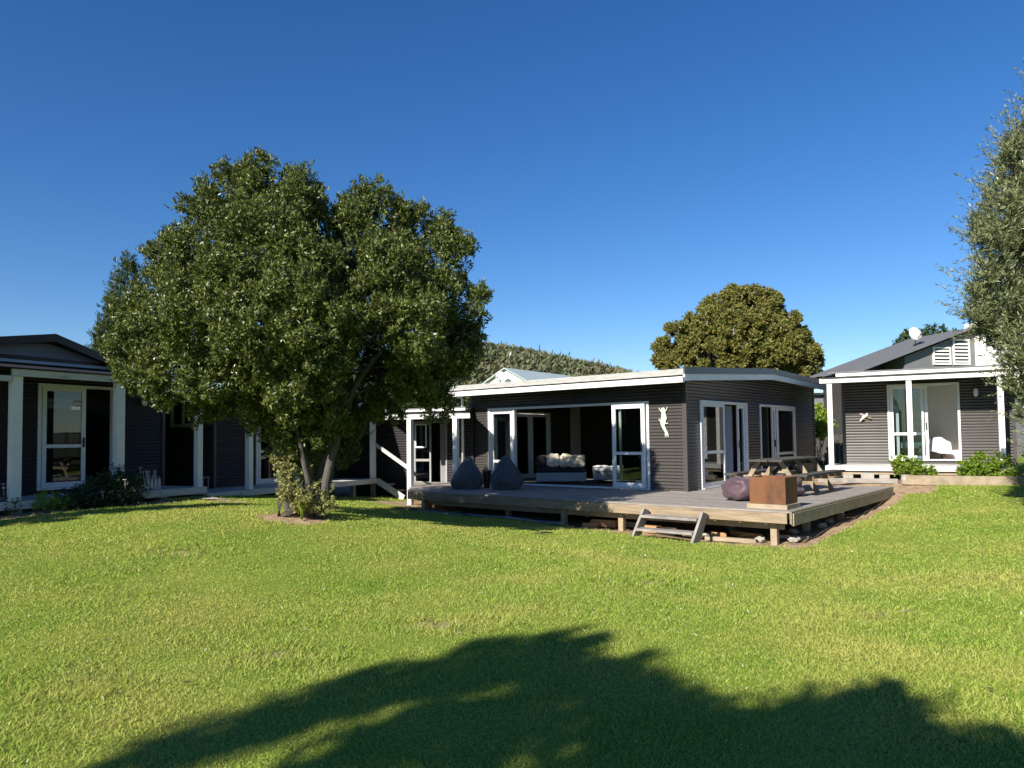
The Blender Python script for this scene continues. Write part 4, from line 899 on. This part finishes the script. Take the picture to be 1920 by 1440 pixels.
lamp(lw(3.32,1.17,1.95-.05), LR, 'oval pale wall lamp on the shaded siding left of the big tree',.05,.085)
# bird ornament
t = empty('bird_ornament', rw(.80,1.15,1.31), RR, 'small pink and white bird ornament mounted on the right cabin siding', 'wall ornament')
t.scale = (.8,.8,.8)
b = MB(); b.tube([(-.17,-.04,-.17),(-.11,-.05,-.10),(-.03,-.06,-.01),(.05,-.06,.04),(.10,-.05,.06)],[.012,.028,.05,.045,.02],10); b.build('body', WHITE, t, smooth=True)
b = MB(); b.tube([(-.02,-.06,.02),(-.08,-.08,.08),(-.17,-.09,.10)],[.03,.03,.006],6); b.tube([(.02,-.07,.04),(.06,-.09,.10),(.10,-.1,.12)],[.03,.025,.006],6); b.build('wing', PINK, t)
b = MB(); b.tube([(.06,-.06,-.02),(.16,-.06,-.05),(.2,-.06,-.01)],[.02,.03,.01],6); b.tube([(-.02,-.05,-.10),(.12,-.05,-.13)],.012,6); b.build('branch', pmat('ochre_branch',(.26,.18,.10),(.2,.14,.08),20,.7), t)

# ---------------------------------------------------------------- left wing
H = empty('left_wing', LO, LR, 'shaded dark cabin at left with grey gable panel and white veranda posts', 'house')
FW = lambda u,d,z: (u,1.2-d,z)
wall(H, FW, -4, 3.88, 0, 2.55, [(1.06,2.68,.08,2.2)], lining=LINING_D, mat=SIDING_SHADE)
wall(H, lambda u,d,z:(3.88+d,u,z), 1.2, 6.0, -.1, 2.4, [], lining=LINING_D, mat=SIDING_SHADE, name='side_wall')
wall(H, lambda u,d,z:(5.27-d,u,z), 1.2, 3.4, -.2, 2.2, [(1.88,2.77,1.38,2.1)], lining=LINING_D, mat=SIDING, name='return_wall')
wall(H, FW, 5.27, 11.3, -.2, 2.1, [(6.62,8.2,-.15,1.85)], lining=LINING_D, mat=SIDING_SHADE)
wall(H, lambda u,d,z:(u,3.4-d,z), 3.88, 5.27, -.2, 2.2, [], lining=LINING_D, mat=SIDING_SHADE, name='recess_wall')
wall(H, lambda u,d,z:(-4-d,u,z), 1.2, 6, 0, 2.5, [], lining=LINING_D, mat=SIDING_SHADE, name='side_wall')
b = MB(); b.box(-3.9,3.8,1.3,5.9,0,.07).box(5.3,10.5,1.3,5.9,-.3,-.18); b.build('floor', CARPET, H)
b = MB()
for q in rects(-4.1,3.86,0,2.45,[(2.85,3.8,1.84,2.12)]): b.box(q[0],q[1],4.5,4.6,q[2],q[3])
b.build('back_wall', LINING_D, H); b = MB(); b.box(5.2,11.3,6.0,6.1,-.2,2.1); b.build('back_wall', LINING_D, H); b = MB(); b.box(11.2,11.3,1.23,5.99,-.2,2.1); b.build('end_wall', LINING_D, H); b = MB(); b.box(5.29,5.39,3.2,5.99,-.2,2.1); b.build('end_wall', LINING_D, H)
frame(H, lambda u,d,z:(u,4.5-d,z), 2.85,3.8,1.84,2.12, w=.03, name='window_frame'); b=MB(); b.box(2.88,3.77,4.49,4.53,1.965,1.985); b.build('window_bar', ALU, H)
b = MB(); b.box(-3.95,3.8,1.25,6.0,2.46,2.5).box(3.8,10.5,1.22,6.0,2.12,2.16); b.build('ceiling', LINING_D, H)
for q in ((3.82,3.895,0,2.2),(5.255,5.34,-.15,2.1),(10.2,10.26,-.15,2.1)): b = MB(); b.box(q[0],q[1],1.178,1.19,q[2],q[3]); b.build('corner_flashing', FLASH_D, H)
frame(H, FW, 1.06, 2.68, .08, 2.2, w=.06); leaf(H, FW, 1.14, 2.02, .12, 2.14, d=0, rail=.95, w=.085, handle=1.97)
frame(H, FW, 6.62, 8.2, -.15, 1.85, w=.06); leaf(H, FW, 6.70, 7.45, -.11, 1.79, d=0, rail=.72, w=.08)
frame(H, lambda u,d,z:(5.27-d,u,z), 1.88, 2.77, 1.38, 2.1, w=.045, name='window_frame'); leaf(H, lambda u,d,z:(5.27-d,u,z), 1.93, 2.30, 1.42, 2.05, d=0, w=.035, name='window'); leaf(H, lambda u,d,z:(5.27-d,u,z), 2.31, 2.72, 1.42, 2.05, d=0, w=.035, name='window')
b = MB(); b.box(-4,3.95,-.12,1.19,-.045,0); b.build('veranda_deck', WHITE_W, H, bevel=.004)
b = MB(); b.box(-4,3.96,-.15,-.122,-.14,.004); b.build('deck_edge_board', WHITE_W, H, bevel=.004)
b = MB(); b.box(3.97,10.06,-.12,1.19,-.20,-.155); b.build('walkway_deck', WHITE_W, H, bevel=.004)
b = MB(); b.box(3.97,10.09,-.15,-.122,-.29,-.15); b.build('deck_edge_board', WHITE_W, H, bevel=.004)
b = MB(); b.box(3.9,5.25,1.2,3.38,-.22,-.17); b.build('recess_floor', WHITE_W, H)
for x,z0,z1 in ((-1.95,0,2.2),(0,0,2.2),(1.95,0,2.2),(3.84,0,2.2),(5.29,-.15,1.96),(7.6,-.15,1.96),(10.0,-.15,1.96)):
    b = MB(); b.box(x-.085 if x<3 else x-.065,x+.085 if x<3 else x+.065,-.07,.07,z0+.002,z1); b.build('post', WHITE, H, bevel=.005)
for x in (5.3,6.6,8.0,9.1,10.0):
    w_ = lw(x,0); g = g1(w_.x,w_.y)-LO.z-.05; b = MB(); b.box(x-.055,x+.055,-.05,.06,g,-.205); b.build('pile', TIMG, H)
for x in (-2.5,-.0,1.3,2.9):
    w_ = lw(x,0); g = g1(w_.x,w_.y)-LO.z-.05; b = MB(); b.box(x-.09,x+.09,-.10,.08,g,-.05); b.build('pile', TIMG, H)
b = MB(); b.box(.0-.1,3.95,-.11,-.03,2.2,2.325); b.build('veranda_beam', WHITE_W, H, bevel=.006)
b = MB(); b.box(-4,-.11,-.09,-.02,2.10,2.20); b.build('veranda_beam', WHITE_W, H, bevel=.006)
b = MB(); b.box(3.96,10.1,-.10,-.02,1.96,2.08); b.build('veranda_beam', WHITE_W, H, bevel=.006)
b = MB(); b.hexa([(-4,-.14,2.33),(4.2,-.14,2.33),(4.2,1.0,2.50),(-4,1.0,2.50),(-4,-.14,2.35),(4.2,-.14,2.35),(4.2,1.0,2.53),(-4,1.0,2.53)]); b.build('veranda_roof', ROOFD, H)
b = MB(); b.hexa([(5.4,-.14,2.085),(10.4,-.14,2.085),(10.4,1.15,2.15),(5.4,1.15,2.15),(5.4,-.14,2.10),(10.4,-.14,2.10),(10.4,1.15,2.17),(5.4,1.15,2.17)]); b.build('veranda_roof', ROOFD, H)
b = MB(); b.box(-4.0,2.95,.90,.98,2.545,2.60); b.build('gutter', pmat('blue_grey_gutter',(.42,.46,.52),(.36,.40,.46),4,.5), H)
rz_, ez_ = 3.10, 2.24
b = MB()
for s,ue in ((-1,-3.9),(1,3.85)):
    ur = 1.14; ze = rz_-abs(ue-ur)*.318 if s>0 else rz_-abs(ue-ur)*.17
    b.hexa([(ur,.80,rz_),(ue,.80,ze),(ue,6.3,ze),(ur,6.3,rz_),(ur,.80,rz_+.05),(ue,.80,ze+.05),(ue,6.3,ze+.05),(ur,6.3,rz_+.05)])
b.build('roof', ROOFD, H)
b = MB()
for ue,sl_ in ((-3.9,.17),(3.85,.318)):
    ur=1.14; ze=rz_-abs(ue-ur)*sl_
    b.hexa([(ur,.77,rz_-.10),(ue,.77,ze-.10),(ue,.80,ze-.10),(ur,.80,rz_-.10),(ur,.77,rz_+.055),(ue,.77,ze+.055),(ue,.80,ze+.055),(ur,.80,rz_+.055)])
b.build('barge_board', FLASH_D, H)
b = MB(); b.prism([(-4,2.55),(3.2,2.55),(1.14,rz_-.02)],1.02,1.10,axis=1); b.build('gable_wall', FLASH_D, H)
b = MB(); b.prism([(-1.25,2.70),(2.25,2.68),(1.14,rz_-.13)],.985,1.015,axis=1); b.build('gable_panel', GREYP, H)
b = MB(); b.hexa([(5.3,1.0,2.2),(10.6,1.0,2.2),(10.6,6.3,2.35),(5.3,6.3,2.35),(5.3,1.0,2.25),(10.6,1.0,2.25),(10.6,6.3,2.4),(5.3,6.3,2.4)]); b.build('roof', ROOFD, H)
# steps and handrail at the walkway's end
b = MB(); 
b.bar((10.04,-.14,-.22),(9.92,-1.18,-.70),.04,.18)
b.build('stair_stringer', WHITE_W, H)
h0, h1 = at(705,834,21.6), at(765,877,19.75); b = MB(); b.bar((*arr_local(h0.x,h0.y,LO,LR),h0.z-LO.z),(*arr_local(h1.x,h1.y,LO,LR),h1.z-LO.z),.04,.10); b.build('handrail', WHITE_W, H)
for k in range(2): b = MB(); b.box(10.05,11.0,-.45-k*.36,-.14-k*.36,-.36-k*.17,-.32-k*.17); b.build('tread', WHITE_W, H)
# picket and pots on the left veranda
t = empty('picket_planter', lw(2.78,.25,0), LR, 'small white picket-edged planter on the left veranda', 'planter')
b = MB(); b.box(-.24,.24,-.06,.10,.02,.13); b.build('trough', WHITE_W, t)
b = MB()
for k in range(6): x=-.22+k*.088; b.prism([(x-.026,0.0),(x+.026,0.0),(x+.026,.20),(x,.25),(x-.026,.20)],-.085,-.065,axis=1)
b.box(-.25,.25,-.065,-.058,.06,.09); b.build('picket', WHITE_W, t)
b = MB(); rg = random.Random(2)
for k in range(22): x=rg.uniform(-.22,.22); b.tube([(x,0,.1),(x+rg.uniform(-.05,.05),rg.uniform(-.04,.04),rg.uniform(.26,.42))],[.004,.012],5)
b.build('flower_stems', pmat('flower_stem',(.25,.28,.2),(.5,.42,.5),40,.7), t)
t = empty('stool', lw(4.5,.7,-.155), LR, 'small grey stool on the walkway beside the recessed window', 'stool')
b = MB(); b.box(-.15,.15,-.12,.12,.30,.33); b.build('seat', GREYP, t, bevel=.005)
for sx in (-.12,.12):
    for sy in (-.09,.09): b = MB(); b.box(sx-.015,sx+.015,sy-.015,sy+.015,0,.30); b.build('leg', GREYP, t)

# ---------------------------------------------------------------- back wing
H = empty('back_wing', BO, BR, 'dark brown link building behind the left end of the deck with a white-framed glass door', 'house')
FW = lambda u,d,z: (u,-d,z)
wall(H, FW, -3.15, 1.12, -.5, 2.12, [(-.88,.34,0,1.86)], lining=LINING_D, mat=SIDING_SHADE)
b = MB(); b.box(-3.1,1.1,.13,2.3,-.06,-.01); b.build('floor', CARPET, H); b = MB(); b.box(-3.1,1.1,2.2,2.3,-.01,2.05); b.build('back_wall', LINING_D, H); b = MB(); b.box(-3.1,1.1,.13,2.3,2.06,2.1); b.build('ceiling', LINING_D, H)
for q in ((1.13,1.2,0),(-3.2,-3.11,.2)): b = MB(); b.box(q[0],q[1],q[2],2.35,-.3,2.1); b.build('side_wall', SIDING_SHADE, H)
ALU_SHADE = pmat('shade_toned_aluminium', (.30,.30,.30), (.26,.26,.26), 3, .4)  # white frame aluminium greyed to carry the veranda's shade
frame(H, FW, -.88, .34, 0, 1.86, w=.05, mat=ALU_SHADE); leaf(H, FW, -.82, -.22, .03, 1.81, d=0, rail=.72, w=.055, mat=ALU_SHADE)
leaf(H, FW, -.76, -.36, 1.08, 1.78, d=.035, w=.035, th=.02, name='reflected_window')  # white frame standing in for a window reflected in the door glass
curtain(FW, -.02, .22, .03, 1.78, -.2, 'pale grey curtain hanging in the open door of the back wing', BM)
b = MB(); b.box(-3.6,1.2,-.42,-.34,2.13,2.19); b.build('gutter', WHITE, H)
b = MB(); b.hexa([(-3.7,-.40,2.2),(1.2,-.40,2.2),(1.2,2.4,2.32),(-3.7,2.4,2.32),(-3.7,-.40,2.23),(1.2,-.40,2.23),(1.2,2.4,2.35),(-3.7,2.4,2.35)]); b.build('roof', ROOFN, H)
def bl(X,Y): return arr_local(X,Y,BO,BR)
pa, pb = bl(-2.74,19.6), bl(-1.49,19.3); g = g1(-2.74,19.6)-BO.z-.1
b = MB(); b.box(pa[0]-.065,pa[0]+.065,pa[1]-.065,pa[1]+.065,g,1.87); b.build('post', WHITE, H, bevel=.005)
b = MB(); b.box(pb[0]-.065,pb[0]+.065,pb[1]-.065,pb[1]+.065,.082,1.87); b.build('post', WHITE, H, bevel=.005)
dx,dy = pb[0]-pa[0],pb[1]-pa[1]; e0 = (pa[0]-dx*.55,pa[1]-dy*.55); e1 = (pa[0]+dx*1.32,pa[1]+dy*1.32)
b = MB(); b.bar((e0[0],e0[1]-.02,1.935),(e1[0],e1[1]-.02,1.935),.07,.13); b.build('veranda_beam', WHITE_W, H, bevel=.005)
b = MB(); b.hexa([(e0[0],e0[1]-.05,2.005),(e1[0],e1[1]-.05,2.005),(1.1,-.05,2.08),(-2.0,-.05,2.08),(e0[0],e0[1]-.05,2.02),(e1[0],e1[1]-.05,2.02),(1.1,-.05,2.10),(-2.0,-.05,2.10)]); b.build('veranda_roof', ROOFD, H)
# rear cabin glimpsed through the main house side door
q = at(1000,860,26.5)
H = empty('rear_cabin', (q.x,q.y,.3), R(-12), 'sunlit brown cabin wall with white window glimpsed through the main house', 'house')
FW = lambda u,d,z: (u,-d,z)
wall(H, FW, -1.6, 2.4, -.3, 2.5, [(-.50,.42,.98,2.25)], lining=LINING_D)
frame(H, FW, -.50, .42, .98, 2.25, name='window_frame', w=.06); leaf(H, FW, -.46, .12, 1.02, 2.2, d=0, name='window', w=.05); leaf(H, FW, .12, .38, 1.02, 2.2, d=0, name='window', w=.04)
curtain(FW, -.44, -.18, 1.02, 2.2, -.15, 'white curtain in the rear cabin window', M_(Vector((q.x,q.y,.3)),R(-12)), mat=WHITEF)
b = MB(); b.box(-1.5,2.3,.13,2.5,-.3,2.45); b.build('side_wall', SIDING_SHADE, H); b = MB(); b.box(-1.8,2.6,-.3,2.8,2.5,2.56); b.build('roof', ROOFD, H)

# ---------------------------------------------------------------- neighbours
def dish(loc, r, rz, tilt, label, pole):
    t = empty('satellite_dish', loc, rz, label, 'satellite dish'); b = MB()
    def fn(u,v): a=u*2*math.pi; rr=v*r; return (rr*math.cos(a), -(.0)+.35*(rr*rr/r)-.12*r, rr*math.sin(a))
    b.surf(fn,28,6); o = b.build('reflector', DISHM, t, smooth=True, fixn=False); o.rotation_euler=(tilt,0,0)
    sm=o.modifiers.new('s','SOLIDIFY'); sm.thickness=.01
    b = MB(); b.tube([(0,.05,-.05),(0,.12,-pole*.6),(0,.1,-pole)],.02,8); b.tube([(0,0,-r*.7),(0,-r*.9,-r*.25)],.012,6); b.build('mount', DARKM, t)
    b = MB(); b.box(-.03,.03,-r*.9-.06,-r*.9+.04,-r*.25-.04,-r*.25+.03); b.build('receiver_head', DARKM, t)
N1 = Vector((14.4,30,0)); NR = R(12); H = empty('neighbour_house', N1, NR, 'grey roofed neighbouring house with louvred windows above the right cabin', 'house')
roofN = lambda x: 4.25+(6.02-4.25)*min(x,5.2)/5.2
b = MB(); b.prism([(2.06,0),(9.8,0),(9.8,4.4),(5.2,5.9),(2.06,4.82)],0,3.0,axis=1); b.build('wall', GREYN, H)
b = MB(); b.prism([(.3,0),(2.05,0),(2.05,4.82),(.3,4.2)],1.2,3.0,axis=1); b.build('recess_wall', FLASH_D, H)  # dark material paints the shadow inside this recess
b = MB(); n=150
for (xa,za,xb,zb) in ((-.15,4.2,5.2,6.02),(5.2,6.02,10,4.4)):
    b.hexa([(xa,-.35,za),(xb,-.35,zb),(xb,3.4,zb),(xa,3.4,za),(xa,-.35,za+.05),(xb,-.35,zb+.05),(xb,3.4,zb+.05),(xa,3.4,za+.05)])
b.build('roof', ROOFN, H)
b = MB()
for k in range(14): y=-.3+k*.27; b.hexa([(-.15,y,4.252),(5.2,y,6.072),(5.2,y+.03,6.072),(-.15,y+.03,4.252),(-.15,y,4.275),(5.2,y,6.095),(5.2,y+.03,6.095),(-.15,y+.03,4.275)])
b.build('roof_rib', ROOFN, H)
for (x0,x1,zt) in ((3.42,4.3,5.25),(4.42,5.25,5.6)):
    fr = MB(); 
    fr.box(x0,x0+.06,-.06,-.003,4.5,zt).box(x1-.06,x1,-.06,-.003,4.5,zt).box(x0+.06,x1-.06,-.06,-.003,zt-.06,zt).box(x0+.06,x1-.06,-.06,-.003,4.5,4.56)
    o = fr.build('window', WHITE, H); 
    p_ = MB(); p_.box(x0+.06,x1-.06,-.012,-.004,4.56,zt-.06); p_.build('pane', DARKM, o)
    s_ = MB(); z=4.62
    while z < zt-.1: s_.hexa([(x0+.06,-.06,z-.02),(x1-.06,-.06,z-.02),(x1-.06,-.02,z+.03),(x0+.06,-.02,z+.03),(x0+.06,-.06,z+.01),(x1-.06,-.06,z+.01),(x1-.06,-.02,z+.06),(x0+.06,-.02,z+.06)]); z += .15
    s_.build('louvre', WHITE, o)
b = MB(); z=3.6
while z < 6.2: b.hexa([(5.55,-.5,z),(8.3,-.5,z),(8.3,.5,z),(5.55,.5,z),(5.55,-.48,z+.15),(8.3,-.48,z+.15),(8.3,.5,z+.15),(5.55,.5,z+.15)]); z+=.152
b.build('weatherboard_wall', WHITE, H)
dp = at(1719,625,31.0); dish(dp,.31,R(10),R(-14),'round pale satellite dish standing on the grey neighbouring roof',.75)
N2 = Vector((-.33,45,0)); H = empty('gabled_house', N2, R(-34.5), 'pale house with light green gable roof behind the main house', 'house')
b = MB(); b.prism([(-1.9,0),(1.9,0),(1.9,4.85),(0,5.85),(-1.9,4.85)],0,7.5,axis=1); b.build('wall', WHITE, H)
b = MB()
for s in (-1,1): b.hexa([(0,-.25,5.90),(s*2.2,-.25,4.74),(s*2.2,7.8,4.74),(0,7.8,5.90),(0,-.25,5.96),(s*2.2,-.25,4.80),(s*2.2,7.8,4.80),(0,7.8,5.96)])
b.build('roof', ROOFP, H)
dp = at(937,706,44.3); dish(dp,.33,R(-30),R(-10),'grey satellite dish on the gable of the pale house behind',.6)
N3 = at(1575,813,33); H = empty('pale_building', (N3.x,N3.y,.2), R(-5), 'pale grey building with a white window in the gap beside the right cabin', 'house')
b = MB(); b.box(-2.2,2.2,0,3,0,3.2); b.build('wall', GREYN, H); b = MB(); b.box(-2.4,2.4,-.2,3.2,3.2,3.3); b.build('roof', ROOFD, H)
b = MB(); b.box(-1.1,-.3,-.03,-.003,1.2,2.6); o=b.build('window', WHITE, H); b = MB(); b.box(-1.04,-.36,-.045,-.032,1.26,2.54); b.build('pane', GLASS, o)
b = MB(); b.box(-.1,.5,-.03,-.003,.2,2.4); b.build('door', WHITE, H)
# fences
t = empty('slat_fence', rw(4.45,.5,-.35), RR, 'dark stained slat fence at the right end of the right cabin', 'fence')
b = MB()
for k in range(15): b.box(0,5,-.012,.012,k*.115,k*.115+.10)
b.build('slats', BLACKF, t)
for x in (.05,1.7,3.4,4.9): b = MB(); b.box(x-.045,x+.045,.014,.1,-.1,1.75); b.build('post', BLACKF, t)
q = at(1548,813,28); t = empty('board_fence', (q.x,q.y,.25), R(-8), 'dark board fence closing the gap between main house and right cabin', 'fence')
b = MB()
for k in range(30): b.box(-2.2+k*.15,-2.2+k*.15+.14,0,.02,0,1.35)
b.build('boards', TIMD, t)
for x in (-2,0,2): b = MB(); b.box(x-.05,x+.05,.025,.12,0,1.4); b.build('post', TIMD, t)

# ---------------------------------------------------------------- hill
def hill():
    prof = [(300,800),(500,745),(620,712),(700,690),(800,655),(880,638),(915,640),(945,646),(1000,654),(1060,668),(1120,684),(1190,696),(1290,712),(1400,735),(1520,770),(1700,800)]
    px = np.array([p[0] for p in prof],float); hz = np.array([(820-.0122*(p[0]-960)-p[1])*300/FPX-1.2 for p in prof])
    xs = (np.linspace(300,1700,170)-960)/FPX*300; ys = np.linspace(190,480,70)
    X,Y = np.meshgrid(xs,ys)
    def h(X,Y):
        top = np.interp(X/300*FPX+960, px, hz); s = np.clip((Y-190)/110,0,1); s = np.sin(s*math.pi/2)**1.1; b = np.where(Y>300, np.cos(np.clip((Y-300)/180,0,1)*math.pi/2), 1)
        return top*s*b - 1.2 + (vnoise(X,Y,.06,3)-.5)*2.5*s
    Z = h(X,Y); V = np.stack([X,Y,Z],-1).reshape(-1,3); i = np.arange(X.size).reshape(X.shape)
    Fq = np.stack([i[:-1,:-1],i[:-1,1:],i[1:,1:],i[1:,:-1]],-1).reshape(-1,4)
    hm = pmat('scrubby_hill', (.085,.085,.04),(.16,.13,.075), .05, .95, c3=(.11,.105,.05))
    tag(mesh_np('hill', V, Fq, hm, 4), 'bush-covered hill rising behind the houses', 'hill', kind='structure')
    n = 42000; x = RNG.uniform(xs[0],xs[-1],n); y = 190+RNG.random(n)**.8*150; z = h(x,y)
    P = np.stack([x,y,z],1); sc = RNG.uniform(.35,1.15,n); P[:,2] += sc*1.1
    A = np.tile(np.array([0,-.3,1.0]),(n,1))+RNG.normal(size=(n,3))*.25
    kb = RNG.random(n)<.3; ks = (~kb)&(RNG.random(n)<.012)
    Vv = np.concatenate([leaves(P[~kb], unit(A[~kb]), 6, 1.2, .55, spread=1.0, jit=.6), leaves(P[kb]+np.array([0,0,.8]), unit(A[kb]), 8, 2.2, 1.0, spread=1.0, jit=.6), leaves(P[ks]+np.array([0,0,1.6]), np.tile([0,0,1.],(ks.sum(),1)), 4, 2.6, .6, spread=.3, jit=.1)])
    m = leafmat('hill_scrub', [(.06,.085,.03),(.095,.12,.048),(.13,.142,.068),(.155,.155,.10)], rough=.8, trans=.1, spec=.1, patch=(.04,(.17,.135,.08),.48,.62,.55))
    tag(leaf_obj('hill_scrub', Vv, m), 'mixed green and brown scrub covering the hill', 'scrub', kind='stuff')
hill()
